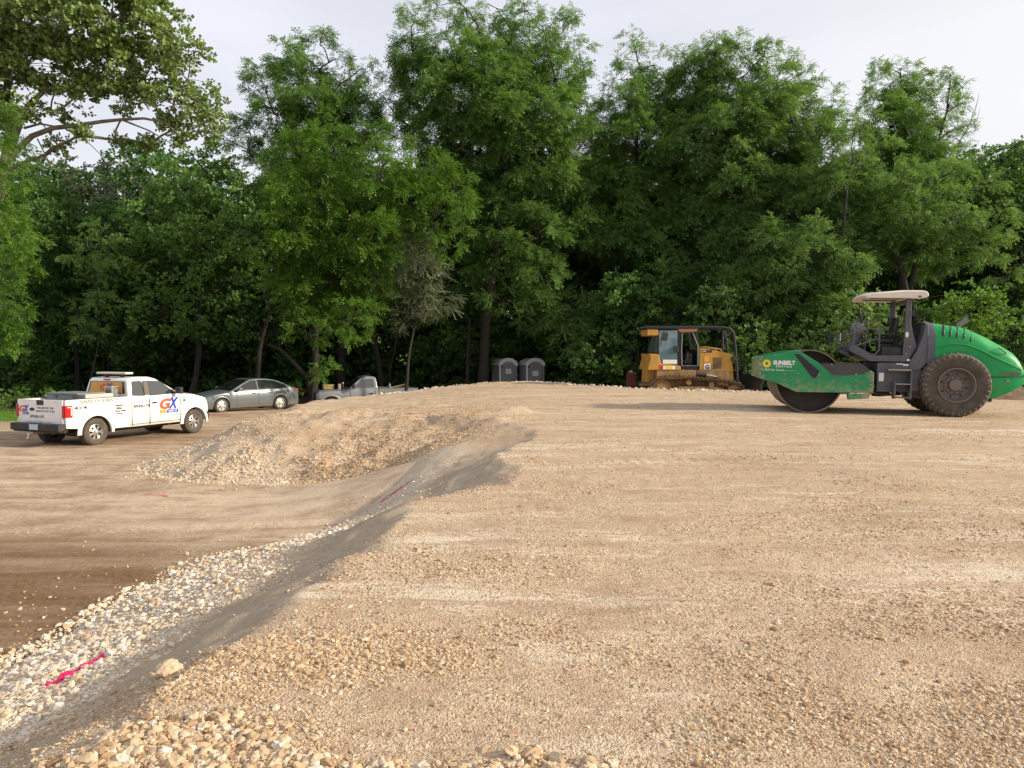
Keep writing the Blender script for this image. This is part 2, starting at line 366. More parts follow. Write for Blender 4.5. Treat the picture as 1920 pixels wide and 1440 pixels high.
def nodes(name):
    m = bpy.data.materials.new(name); m.use_nodes = True; n, l = m.node_tree.nodes, m.node_tree.links
    return m, n, l, n['Principled BSDF']
def N_noise(n, l, vec, scale, detail=5, rough=0.55, sc=None):
    if sc:
        mp = n.new('ShaderNodeMapping'); mp.inputs['Scale'].default_value = sc; l.new(vec, mp.inputs['Vector']); vec = mp.outputs[0]
    t = n.new('ShaderNodeTexNoise'); t.inputs['Scale'].default_value = scale; t.inputs['Detail'].default_value = detail; t.inputs['Roughness'].default_value = rough
    l.new(vec, t.inputs['Vector']); return t.outputs['Fac']
def N_range(n, l, v, a, b, c=0.0, d=1.0):
    r = n.new('ShaderNodeMapRange'); r.inputs['From Min'].default_value = a; r.inputs['From Max'].default_value = b
    r.inputs['To Min'].default_value = c; r.inputs['To Max'].default_value = d; l.new(v, r.inputs['Value']); return r.outputs[0]
def N_math(n, l, op, a, b):
    m = n.new('ShaderNodeMath'); m.operation = op
    for i, v in enumerate((a, b)):
        if isinstance(v, (int, float)): m.inputs[i].default_value = v
        else: l.new(v, m.inputs[i])
    return m.outputs[0]
def N_mix(n, l, f, a, b, mode='MIX'):
    m = n.new('ShaderNodeMix'); m.data_type = 'RGBA'; m.blend_type = mode
    for k, v in (('Factor', f), ('A', a), ('B', b)):
        if isinstance(v, (int, float)): m.inputs[k].default_value = v
        elif isinstance(v, tuple): m.inputs[k].default_value = (*v, 1)
        else: l.new(v, m.inputs[k])
    return m.outputs['Result']
def N_attr(n, name):
    a = n.new('ShaderNodeAttribute'); a.attribute_name = name; return a.outputs['Fac']
def N_vor(n, l, vec, scale):
    v = n.new('ShaderNodeTexVoronoi'); v.inputs['Scale'].default_value = scale; l.new(vec, v.inputs['Vector']); return v

# compacted limestone base
gp, n, l, b = nodes('compacted_limestone'); b.inputs['Roughness'].default_value = 0.95; b.inputs['Specular IOR Level'].default_value = 0.2
tcn = n.new('ShaderNodeTexCoord'); ov = tcn.outputs['Object']
big = N_noise(n, l, ov, 0.35, 5, 0.6); mid = N_noise(n, l, ov, 2.2, 6, 0.65); streak = N_noise(n, l, ov, 1.0, 5, 0.6, (0.16, 2.6, 1)); fine = N_noise(n, l, ov, 38, 3, 0.7)
patch = N_noise(n, l, ov, 0.9, 9, 0.78, (0.45, 1.8, 1))
c = N_mix(n, l, N_range(n, l, mid, 0.35, 0.65), (0.40, 0.28, 0.19), (0.56, 0.425, 0.305))
c = N_mix(n, l, N_range(n, l, streak, 0.46, 0.66, 0, 0.55), c, (0.58, 0.45, 0.31))
c = N_mix(n, l, N_range(n, l, patch, 0.54, 0.60, 0, 0.75), c, (0.68, 0.58, 0.45))
patch2 = N_noise(n, l, ov, 0.5, 10, 0.8, (0.4, 2.0, 1))
c = N_mix(n, l, N_range(n, l, patch2, 0.545, 0.585, 0, 0.8), c, (0.72, 0.63, 0.51))
c = N_mix(n, l, N_range(n, l, N_noise(n, l, ov, 0.8, 5, 0.7, (0.6, 1.3, 1)), 0.54, 0.68, 0, 0.6), c, (0.29, 0.19, 0.115))
c = N_mix(n, l, N_range(n, l, big, 0.55, 0.75, 0, 0.45), c, (0.34, 0.23, 0.14))
dn = n.new('ShaderNodeTexNoise'); dn.inputs['Scale'].default_value = 22; dn.inputs['Detail'].default_value = 3; l.new(ov, dn.inputs['Vector'])
wv = n.new('ShaderNodeVectorMath'); wv.operation = 'MULTIPLY_ADD'; wv.inputs[1].default_value = (.045, .045, .045); l.new(dn.outputs['Color'], wv.inputs[0]); l.new(ov, wv.inputs[2])
v1 = N_vor(n, l, wv.outputs[0], 36); v2 = N_vor(n, l, wv.outputs[0], 90)
sep = n.new('ShaderNodeSeparateColor'); l.new(v1.outputs['Color'], sep.inputs[0])
st_m = N_math(n, l, 'MULTIPLY', N_range(n, l, sep.outputs[0], 0.45, 0.6), N_range(n, l, mid, 0.35, 0.55))
stc = N_mix(n, l, sep.outputs[1], (0.30, 0.20, 0.12), (0.66, 0.55, 0.40))
c = N_mix(n, l, N_math(n, l, 'MULTIPLY', st_m, 0.8), c, stc)
sep2 = n.new('ShaderNodeSeparateColor'); l.new(v2.outputs['Color'], sep2.inputs[0])
c = N_mix(n, l, N_range(n, l, sep2.outputs[0], 0.6, 1.0, 0, 0.5), c, (0.66, 0.53, 0.38))
c = N_mix(n, l, N_range(n, l, sep2.outputs[1], 0.7, 1.0, 0, 0.45), c, (0.22, 0.14, 0.08))
wh = N_attr(n, 'whitish'); c = N_mix(n, l, N_math(n, l, 'MULTIPLY', wh, N_range(n, l, mid, 0.25, 0.55, 0.35, 0.95)), c, (0.58, 0.49, 0.38))
cr = N_attr(n, 'smooth'); c = N_mix(n, l, N_math(n, l, 'MULTIPLY', cr, 0.75), c, N_mix(n, l, N_noise(n, l, ov, 3.0, 5, 0.7, (1.0, 0.25, 1)), (0.30, 0.24, 0.18), (0.42, 0.345, 0.265)))
l.new(c, b.inputs['Base Color'])
h1 = N_math(n, l, 'MULTIPLY', N_math(n, l, 'SUBTRACT', 1.0, N_range(n, l, v1.outputs['Distance'], 0.0, 0.6)), st_m)
h2 = N_math(n, l, 'MULTIPLY', N_math(n, l, 'SUBTRACT', 1.0, N_range(n, l, v2.outputs['Distance'], 0.0, 0.7)), 0.45)
h = N_math(n, l, 'ADD', N_math(n, l, 'ADD', h1, h2), N_math(n, l, 'MULTIPLY', fine, 0.7))
h = N_math(n, l, 'MULTIPLY', h, N_math(n, l, 'SUBTRACT', 1.0, N_math(n, l, 'MULTIPLY', cr, 0.25)))
bp = n.new('ShaderNodeBump'); bp.inputs['Strength'].default_value = 1.0; bp.inputs['Distance'].default_value = 0.015
l.new(h, bp.inputs['Height']); l.new(bp.outputs[0], b.inputs['Normal'])

# low ground: dirt, grass beyond
gd, n, l, b = nodes('bare_dirt'); b.inputs['Roughness'].default_value = 0.95; b.inputs['Specular IOR Level'].default_value = 0.2
tcn = n.new('ShaderNodeTexCoord'); ov = tcn.outputs['Object']
mid = N_noise(n, l, ov, 1.3, 7, 0.65); streak = N_noise(n, l, ov, 1.0, 6, 0.62, (0.22, 2.0, 1)); fine = N_noise(n, l, ov, 14, 5, 0.7)
c = N_mix(n, l, N_range(n, l, mid, 0.35, 0.65), (0.29, 0.205, 0.135), (0.49, 0.37, 0.26))
c = N_mix(n, l, N_range(n, l, streak, 0.50, 0.64, 0, 0.75), c, (0.60, 0.475, 0.345))
c = N_mix(n, l, N_range(n, l, fine, 0.50, 0.70, 0, 0.6), c, (0.23, 0.155, 0.095))
c = N_mix(n, l, N_range(n, l, N_noise(n, l, ov, 4.5, 8, 0.75, (.7, 1.3, 1)), 0.50, 0.66, 0, 0.5), c, (0.24, 0.165, 0.105))
c = N_mix(n, l, N_range(n, l, N_noise(n, l, ov, 7, 8, 0.75, (.5, 1.5, 1)), 0.56, 0.68, 0, 0.7), c, (0.55, 0.45, 0.34))
spk = N_vor(n, l, ov, 28); sps = n.new('ShaderNodeSeparateColor'); l.new(spk.outputs['Color'], sps.inputs[0])
c = N_mix(n, l, N_math(n, l, 'MULTIPLY', N_range(n, l, sps.outputs[0], 0.80, 0.84), N_range(n, l, mid, .42, .6, 0, .8)), c, (0.56, 0.49, 0.40))
wet = N_math(n, l, 'MULTIPLY', N_attr(n, 'wet'), N_range(n, l, streak, 0.35, 0.66, 1.0, 0.6))
c = N_mix(n, l, wet, c, N_mix(n, l, N_range(n, l, fine, 0.35, 0.65), (0.11, 0.058, 0.028), (0.21, 0.125, 0.065)))
c = N_mix(n, l, N_math(n, l, 'MULTIPLY', N_attr(n, 'dust'), N_range(n, l, mid, .35, .6, .25, .85)), c, (0.58, 0.47, 0.35))
c = N_mix(n, l, N_math(n, l, 'MULTIPLY', N_attr(n, 'red'), 0.8), c, (0.26, 0.09, 0.055))
c = N_mix(n, l, N_math(n, l, 'MULTIPLY', N_attr(n, 'litter'), 0.9), c, N_mix(n, l, mid, (0.035, 0.026, 0.016), (0.09, 0.065, 0.038)))
c = N_mix(n, l, N_attr(n, 'grass'), c, N_mix(n, l, N_range(n, l, fine, .3, .7), (0.085, 0.17, 0.022), (0.14, 0.25, 0.04)))
l.new(c, b.inputs['Base Color'])
bp = n.new('ShaderNodeBump'); bp.inputs['Strength'].default_value = 1.0; bp.inputs['Distance'].default_value = 0.035
l.new(N_math(n, l, 'ADD', fine, N_math(n, l, 'MULTIPLY', N_noise(n, l, ov, 60, 3, 0.7), 0.35)), bp.inputs['Height']); l.new(bp.outputs[0], b.inputs['Normal'])

V = np.stack([gx, gy, GH], 1)
inner = PD > 0.9     # hidden under the pad: drop it well below
V[:, 2] -= 0.25 * sst(PD, 0.5, 1.2)
tag(fast_mesh('ground', V, QF, gd, smooth=True, attrs=dict(dust=dust_m, wet=wet_m, red=red_m, litter=litter_m, grass=grass_m)), 'brown bare dirt lot with tyre ruts, running back under the trees', 'ground', kind='structure')
keep = (PD[QF] > -0.25).any(1) & (gx[QF] > -14).all(1)
crest = sst(PS, 0.52, 0.60) * (1 - sst(PS, 0.93, 0.985)) * (1 - .8 * sst(gy, 11.5, 14.5)) * (1 - sst(gy, 15.5, 17.5)) * sst(gx, -4.6 + .15 * gy, -3.9 + .15 * gy)
crest = crest * np.clip(0.95 + 0.5 * fbm(gx * 2.2, gy * 0.4, 3, 101), 0, 1)
white = (1 - sst(PS, 0.40, 0.58)) * np.clip(0.75 + fbm(gx * 1.2, gy * 1.2, 3, 103), 0, 1)
white = np.where((gy > 14) & (gy < 24), white * (1 - sst(gx, -5.5, -3.5)), white)
white = np.maximum(white, 0.8 * np.exp(-((PD - 1.2) / 0.6) ** 2) * sst(gy, 24, 27))
F2, (px_, py_, pz_, cr_, wh_) = compact(QF[keep], gx, gy, PH, np.clip(crest, 0, 1), np.clip(white, 0, 1))
tag(fast_mesh('gravel_pad', np.stack([px_, py_, pz_], 1), F2, gp, smooth=True, attrs=dict(smooth=cr_, whitish=wh_)), 'raised pad of compacted tan limestone with sloped bank and ramp', 'ground', kind='structure')

# ------------------------------------------------------------------ loose stones
def ico(sub=0):
    bm = bmesh.new(); bmesh.ops.create_icosphere(bm, subdivisions=sub + 1, radius=1.0)
    v = np.array([p.co[:] for p in bm.verts]); f = np.array([[q.index for q in p.verts] for p in bm.faces]); bm.free(); return v, f
IV, IF = ico(0); JV, JF = ico(1)
def stone_mat():
    m, n, l, b = nodes('limestone_gravel'); b.inputs['Roughness'].default_value = 0.9; b.inputs['Specular IOR Level'].default_value = 0.25
    t = N_attr(n, 'tint'); r = n.new('ShaderNodeValToRGB'); e = r.color_ramp.elements
    e[0].position = 0; e[0].color = (0.19, 0.115, 0.065, 1); e[1].position = 1; e[1].color = (0.66, 0.63, 0.58, 1)
    for p_, c_ in ((0.25, (0.36, 0.24, 0.14)), (0.5, (0.50, 0.38, 0.25)), (0.75, (0.58, 0.49, 0.37))): x = e.new(p_); x.color = (*c_, 1)
    l.new(t, r.inputs['Fac']); tcn = n.new('ShaderNodeTexCoord')
    f = N_noise(n, l, tcn.outputs['Object'], 45, 4, 0.7)
    c = N_mix(n, l, N_range(n, l, f, 0.4, 0.8, 0, 0.5), r.outputs['Color'], (0.42, 0.27, 0.15)); l.new(c, b.inputs['Base Color'])
    bp = n.new('ShaderNodeBump'); bp.inputs['Strength'].default_value = 0.5; bp.inputs['Distance'].default_value = 0.006; l.new(f, bp.inputs['Height']); l.new(bp.outputs[0], b.inputs['Normal'])
    return m
MST = stone_mat()
def stones(pos, rad, tint, base=(IV, IF), var=0.28):
    bv, bf = base; n = len(pos)
    q = rng.normal(size=(n, 4)); q /= np.linalg.norm(q, axis=1)[:, None]; w, x, y, z = q.T
    Rm = np.stack([1 - 2 * (y * y + z * z), 2 * (x * y - z * w), 2 * (x * z + y * w), 2 * (x * y + z * w), 1 - 2 * (x * x + z * z), 2 * (y * z - x * w),
                   2 * (x * z - y * w), 2 * (y * z + x * w), 1 - 2 * (x * x + y * y)], 1).reshape(n, 3, 3)
    sc = np.stack([rng.uniform(0.75, 1.35, n), rng.uniform(0.65, 1.05, n), rng.uniform(0.5, 0.85, n)], 1)
    L = bv[None] * (1 + rng.uniform(-var, var, (n, len(bv), 1))) * sc[:, None] * rad[:, None, None]
    Vv = np.einsum('nij,nkj->nki', Rm, L); Vv[:, :, 2] *= 0.75; Vv += pos[:, None]
    Ff = bf[None] + (np.arange(n) * len(bv))[:, None, None]
    return Vv.reshape(-1, 3), Ff.reshape(-1, 3), np.repeat(tint, len(bv))
def sample(n, y0, y1, k=1.0, xr=0.76):
    u = rng.random(n); Y = 1 / ((1 / y0 ** k) * (1 - u) + (1 / y1 ** k) * u) ** (1 / k); X = rng.uniform(-xr, xr, n) * Y; return X, Y
SV, SF, ST = [], [], []; off = 0
PV, PF = [], []; poff = 0
MARKS = [([(-3.30, 5.16), (-3.12, 5.30), (-2.95, 5.42)], 0.035, 5.0), ]
paint_marks = {0: [], 1: [], 2: [], 3: []}
MK = [[(-3.17, 5.02), (-3.14, 5.2), (-3.11, 5.38), (-3.07, 5.55)], [(-2.05, 11.65), (-1.87, 12.0), (-1.68, 12.35)], [(-6.75, 13.72), (-6.5, 13.66), (-6.25, 13.5)], [(-7.1, 22.9), (-6.6, 24.0), (-6.1, 25.0)]]
MKW = [0.036, 0.08, 0.07, 0.06]
def emit(X, Y, rad, tint, sink=0.25, base=(IV, IF)):
    global off
    h, d, s, G = pad_all(X, Y); z = np.maximum(h, G)
    mk = np.full(len(X), -1)
    for i, pl in enumerate(MK):
        dd = seg_d(X, Y, pl); mk[(dd < MKW[i] * rng.uniform(0.6, 1.25, len(X)))] = i
    P = np.stack([X, Y, z + rad * (0.45 - sink)], 1)
    a = mk < 0
    v, f, t = stones(P[a], rad[a], tint[a], base); SV.append(v); SF.append(f + off); ST.append(t); off += len(v)
    for i in range(4):
        a = mk == i
        if a.any(): paint_marks[i].append(stones(P[a] + np.array([0, 0, .003]), rad[a], tint[a], base))
# general small stones on the pad, denser in patches
X, Y = sample(230000, 2.7, 30, 1.1); h, d, s, G = pad_all(X, Y)
pn = fbm(X * 0.9, Y * 1.3, 4, 121)
cres = 0.72 * sst(s, .53, .62) * (1 - sst(s, 0.92, 0.98)) * (1 - sst(Y, 13.5, 16))
pr = np.where(d > 0, np.clip(0.22 + 1.5 * pn, 0.03, 1), 0) * (1 - 0.93 * cres)
k = rng.random(len(X)) < pr
X, Y, pn = X[k], Y[k], pn[k]
rad = np.clip(rng.lognormal(np.log(0.0046), 0.5, len(X)), 0.002, 0.022) * (1 + 0.5 * np.clip(pn, 0, 1)) + 0.00045 * Y
emit(X, Y, rad, np.clip(rng.normal(0.43, 0.2, len(X)), 0, 1), 0.42)
# coarse whitish gravel between the toe of the bank and its smooth upper strip
X, Y = sample(150000, 3.0, 13.5, 1.4); h, d, s, G = pad_all(X, Y)
pn = fbm(X * 1.6, Y * 1.6, 3, 131)
pr = np.where((d > -0.2) & (s < 0.62) & (X < -0.3), np.clip(1.6 - 1.6 * sst(s, 0.40, 0.62) + pn, 0, 1) * (1 - .9 * sst(Y, 9.3, 11.3)), 0); k = rng.random(len(X)) < pr
X, Y, s = X[k], Y[k], s[k]
rad = np.clip(rng.lognormal(np.log(0.019), 0.55, len(X)) * (1 - 0.5 * sst(s, 0.2, 0.5)) * .86, 0.005, 0.045)
emit(X, Y, rad, np.clip(rng.normal(0.80, 0.2, len(X)), 0, 1), 0.34)
# the ramp's gravelly flanks: grey-white to the left, tan to the right
n_ = 130000; X = rng.uniform(-9.0, 0.2, n_); Y = 14.2 + 6.5 * rng.random(n_) ** 1.3; h, d, s, G = pad_all(X, Y)
pn = fbm(X * 0.9, Y * 0.9, 3, 133)
pr = np.where(d > -0.1, np.clip(0.80 - 0.55 * s + 1.5 * pn, 0.12, 1), np.exp(np.minimum(d, 0) / .12) * .3); pr *= 1 - .8 * sst(X, -1.2, 0)
k = rng.random(n_) < pr; X, Y, s, pn = X[k], Y[k], s[k], pn[k]
emit(X, Y, np.clip(rng.lognormal(np.log(0.0130), 0.55, len(X)), 0.005, 0.05) * (1 - .45 * sst(s, .2, .9)), np.clip(rng.normal(np.where(X < -4.6 + 2.5 * pn, 0.66, 0.38), 0.18), 0, 1), 0.42)
# a rim of loose stones along the pad's far edge
n_ = 16000; X = rng.uniform(-5, 20, n_); Y = rng.uniform(25.5, 34, n_); h, d, s, G = pad_all(X, Y)
k = rng.random(n_) < np.exp(-((d - 1.7) / 0.45) ** 2) * np.clip(.75 + 1.5 * fbm(X * .8, Y * .8, 3, 135), 0, 1); X, Y = X[k], Y[k]
emit(X, Y, np.clip(rng.lognormal(np.log(0.032), 0.4, len(X)), 0.015, 0.08), np.clip(rng.normal(0.85, 0.15, len(X)), 0, 1), 0.05)
# stray stones rolled out on to the dirt
X, Y = sample(9000, 4.6, 24, 1.0, 0.76); h, d, s, G = pad_all(X, Y)
k = (d < 0) & (rng.random(len(X)) < np.clip(np.exp(d / 0.6) * 0.9 + 0.03, 0, 1)); X, Y = X[k], Y[k]
emit(X, Y, np.clip(rng.lognormal(np.log(0.012), 0.5, len(X)), 0.005, 0.04), np.clip(rng.normal(0.6, 0.25, len(X)), 0, 1), 0.15)
# the coarse heap in the near left corner
n_ = 26000; X = rng.uniform(-2.6, 0.4, n_); Y = rng.uniform(2.45, 3.6, n_)
lim = 3.20 + 0.10 * np.sin(X * 3.2) + 0.25 * fbm(X * 2.2, Y * 2.2, 3, 141) - 0.32 * sst(X, -1.15, -0.3) - .55 * sst(-X, 1.55, 2.1)
k = rng.random(n_) < np.clip((lim - Y) / 0.14, 0, 1); X, Y = X[k], Y[k]
rad = np.clip(rng.lognormal(np.log(0.0102), 0.5, len(X)), 0.004, 0.034)
emit(X, Y, rad, np.clip(rng.normal(0.50, 0.22, len(X)), 0, 1), 0.25, (JV, JF))
tag(fast_mesh('loose_gravel', np.concatenate(SV), np.concatenate(SF), MST, attrs=dict(tint=np.concatenate(ST))), 'loose pale limestone chips on the pad, its bank and the ramp', 'gravel', kind='stuff')

# sprayed marking lines: painted stones over a thin broken film
MPK = mat('pink_marking_paint', (0.80, 0.02, 0.16), 0.6, var=0.2, vscale=40, spec=0.3)
MPK2 = mat('faded_pink_marking_paint', (0.72, 0.10, 0.17), 0.7, var=0.3, vscale=20)
MPR = mat('red_orange_marking_paint', (0.62, 0.11, 0.07), 0.7, var=0.3, vscale=20)
labs = ['bright pink sprayed line on the white gravel in the near left corner', 'pink sprayed dash at the foot of the bank where ramp and pad meet',
        'short faded pink sprayed dash on the brown dirt left of the ramp', 'red-orange sprayed line along the top edge of the ramp near the sedan']
for i, pl in enumerate(MK):
    V0, F0 = [], []
    L = [Vector(p) for p in pl]; cells = []
    step = MKW[i] * 0.35
    for a, b2 in zip(L[:-1], L[1:]):
        nseg = max(2, int((b2 - a).length / step)); t = (b2 - a).normalized(); nn = Vector((-t.y, t.x))
        for j in range(nseg):
            for q in range(-3, 4):
                c_ = a.lerp(b2, j / nseg) + nn * q * MKW[i] * 0.27 + Vector((random.gauss(0, 1), random.gauss(0, 1))) * step * 0.3
                if random.random() < (0.62 - 0.13 * abs(q)) * (1.0 if i == 0 else 0.7): cells.append(c_)
    A = np.array([c_[:] for c_ in cells]); m_ = len(A); vs = []
    ang = rng.uniform(0, 6.28, m_)
    for kx in range(6):
        r_ = step * rng.uniform(0.5, 0.95, m_); qx = A[:, 0] + r_ * np.cos(ang + kx * 1.047); qy = A[:, 1] + r_ * np.sin(ang + kx * 1.047)
        h, d, s, G = pad_all(qx, qy); vs.append(np.stack([qx, qy, np.maximum(h, G) + 0.008 + rng.uniform(0, .004, m_)], 1))
    vv = np.stack(vs, 1).reshape(-1, 3); ff = (np.arange(m_) * 6)[:, None] + np.arange(6)[None]
    tri = np.concatenate([ff[:, [0, 1, 2]], ff[:, [0, 2, 3]], ff[:, [0, 3, 4]], ff[:, [0, 4, 5]]])
    Vl, Fl = [vv], [tri]; o_ = len(vv)
    for v, f, t in paint_marks[i]: Vl.append(v); Fl.append(f + o_); o_ += len(v)
    tag(fast_mesh('paint_mark', np.concatenate(Vl), np.concatenate(Fl), [MPK, MPK2, MPK2, MPR][i]), labs[i], 'paint mark', 'sprayed marking lines on the ground')

# the one big block on the bank's edge
v, f, t = stones(np.array([[0., 0, 0]]), np.array([0.058]), np.array([0.58]), ico(2), 0.13)
v *= np.array([1.1, 1, 1.15]); v += 0.012 * fbm(v[:, 0] * 30, v[:, 2] * 30 + v[:, 1] * 17, 3, 5)[:, None]
rx, ry = -1.77, 3.80
o = fast_mesh('rock', v, f, MST, attrs=dict(tint=np.repeat(t[0], len(v)))); o.location = (rx, ry, ground_z(rx, ry) + 0.022)
tag(o, 'fist-sized pale limestone block sitting alone on the edge of the bank', 'rock')

# ------------------------------------------------------------------ wheels
def wheel(parent, x, y, r, w, rim_r, side, spokes=7, mt='dustrub', mr='chrome', hub=0.06, open_=0.62):
    """side = +1 / -1: outer face towards +y / -y. tyre > rim"""
    hw = w / 2
    t = MB().lathe([(rim_r, -hw * .85), (rim_r + (r - rim_r) * .35, -hw), (r - .05, -hw * .98), (r - .012, -hw * .82), (r, -hw * .6), (r, hw * .6), (r - .012, hw * .82), (r - .05, hw * .98), (rim_r + (r - rim_r) * .35, hw), (rim_r, hw * .85)], n=48)
    nb = 44
    for k in range(nb):   # tread blocks standing proud of the shoulder
        for s_ in (-1, 1):
            a = 2 * math.pi * (k + (0.5 if s_ > 0 else 0)) / nb; rm = Matrix.Rotation(-a, 3, 'Y')
            b = [rm @ Vector((r - .004, s_ * hw * yy, zz)) for yy in (.28, .86) for zz in (-.017, .017)] + [rm @ Vector((r + .007, s_ * hw * yy, zz)) for yy in (.3, .8) for zz in (-.014, .014)]
            t.add(b, [(0, 1, 3, 2), (4, 6, 7, 5), (0, 2, 6, 4), (1, 5, 7, 3), (0, 4, 5, 1), (2, 3, 7, 6)])
    ty = t.build('tyre', M[mt], parent, smooth=40); ty.location = (x, y, r)
    o = side * hw
    rr = rim_r + .006
    rim = MB().lathe([(rr, -hw * .8), (rr, hw * .8 ), (rr - .02, hw * .86), (rr - .03, hw * .6), (rr - .045, hw * .3), (rr - .05, -hw * .7)] if side > 0 else
                     [(rr, hw * .8), (rr, -hw * .8), (rr - .02, -hw * .86), (rr - .03, -hw * .6), (rr - .045, -hw * .3), (rr - .05, hw * .7)], n=40)
    yf = o * 0.62
    ri = rr - .04
    for k in range(spokes):
        a0 = 2 * math.pi * k / spokes; da = math.pi / spokes * open_
        def pt(rad, a, y): return (rad * math.cos(a), y, rad * math.sin(a))
        for (ya, yb) in ((yf, yf - side * .025),):
            vs = [pt(ri, a0 - da * .8, o * .45), pt(ri, a0 + da * .8, o * .45), pt(ri * .45, a0 + da, yf), pt(ri * .45, a0 - da, yf)]
            vs += [(p[0], p[1] - side * .03, p[2]) for p in vs]
            rim.add(vs, [(0, 1, 2, 3), (4, 7, 6, 5), (0, 4, 5, 1), (1, 5, 6, 2), (2, 6, 7, 3), (3, 7, 4, 0)])
    rim.lathe([(ri * .52, yf - side * .02), (ri * .5, yf + side * .006), (ri * .34, yf + side * .012), (ri * .28, yf + side * hub), (0.001, yf + side * (hub + .01))], n=24)
    rm_ = rim.build('rim', M[mr], ty, smooth=35)
    bk = MB().cyl((0, 0, 0), rr - .045, -side * hw * .1 - .01, -side * hw * .1 + .01, 32).build('brake_disc', M['blackmetal'], ty)
    return ty

def arch_pts(cx, cz, r, z0, n=14):
    a0 = math.asin(max(-1, min(1, (z0 - cz) / r)))
    return [(cx + r * math.cos(a), cz + r * math.sin(a)) for a in [math.pi - a0 - (math.pi - 2 * a0) * i / n for i in range(n + 1)]]
def shell(st, K=9, tb=None):
    """lower body shell. st: list of (x, half width, z bottom, z top, crown)"""
    rings = []
    for x, w, zb, zt, cr in st:
        hgt = max(zt - zb, .05); R_ = []
        sec = [(w - .04, zb), (w - .012, zb + hgt * .08), (w, zb + hgt * .3), (w + .004, zb + hgt * .5), (w - .003, zb + hgt * .72), (w - .022, zb + hgt * .88), (w - .05, zt - .018), (w - .11, zt), (w * .6, zt + cr * .7), (w * .3, zt + cr)]
        R_ = [(x, y, z) for y, z in sec] + [(x, 0, zt + cr * 1.08)] + [(x, -y, z) for y, z in sec[::-1]]
        rings.append(R_)
    return MB().loft(rings)
def frange(a, b, n): return [a + (b - a) * i / n for i in range(n + 1)]
def interp(x, pts):
    for (a, u), (b, v) in zip(pts[:-1], pts[1:]):
        if x <= b: return u + (v - u) * max(0, (x - a)) / (b - a)
    return pts[-1][1]
def panel(pts, yf, th, side, inset=0.0):
    """thin panel in (x,z), lying on the surface y = yf(z) * side"""
    c = (sum(p[0] for p in pts) / len(pts), sum(p[1] for p in pts) / len(pts))
    P = [(x, side * (yf(z) + th), z) for x, z in pts]; Q = [(x, side * (yf(z) - .02), z) for x, z in pts]; k = len(pts)
    return MB().add(P + Q, [tuple(range(k)), tuple(range(2 * k - 1, k - 1, -1))] + [(i, (i + 1) % k, k + (i + 1) % k, k + i) for i in range(k)])
def rounded(pts, r=0.04, n=3):
    o = []; k = len(pts)
    for i in range(k):
        p0, p, p1 = Vector(pts[i - 1]), Vector(pts[i]), Vector(pts[(i + 1) % k])
        a = p + (p0 - p).normalized() * min(r, (p0 - p).length / 2.2); b = p + (p1 - p).normalized() * min(r, (p1 - p).length / 2.2)
        for j in range(n + 1):
            t = j / n; o.append(tuple(a * (1 - t) ** 2 + p * 2 * t * (1 - t) + b * t * t))
    return o

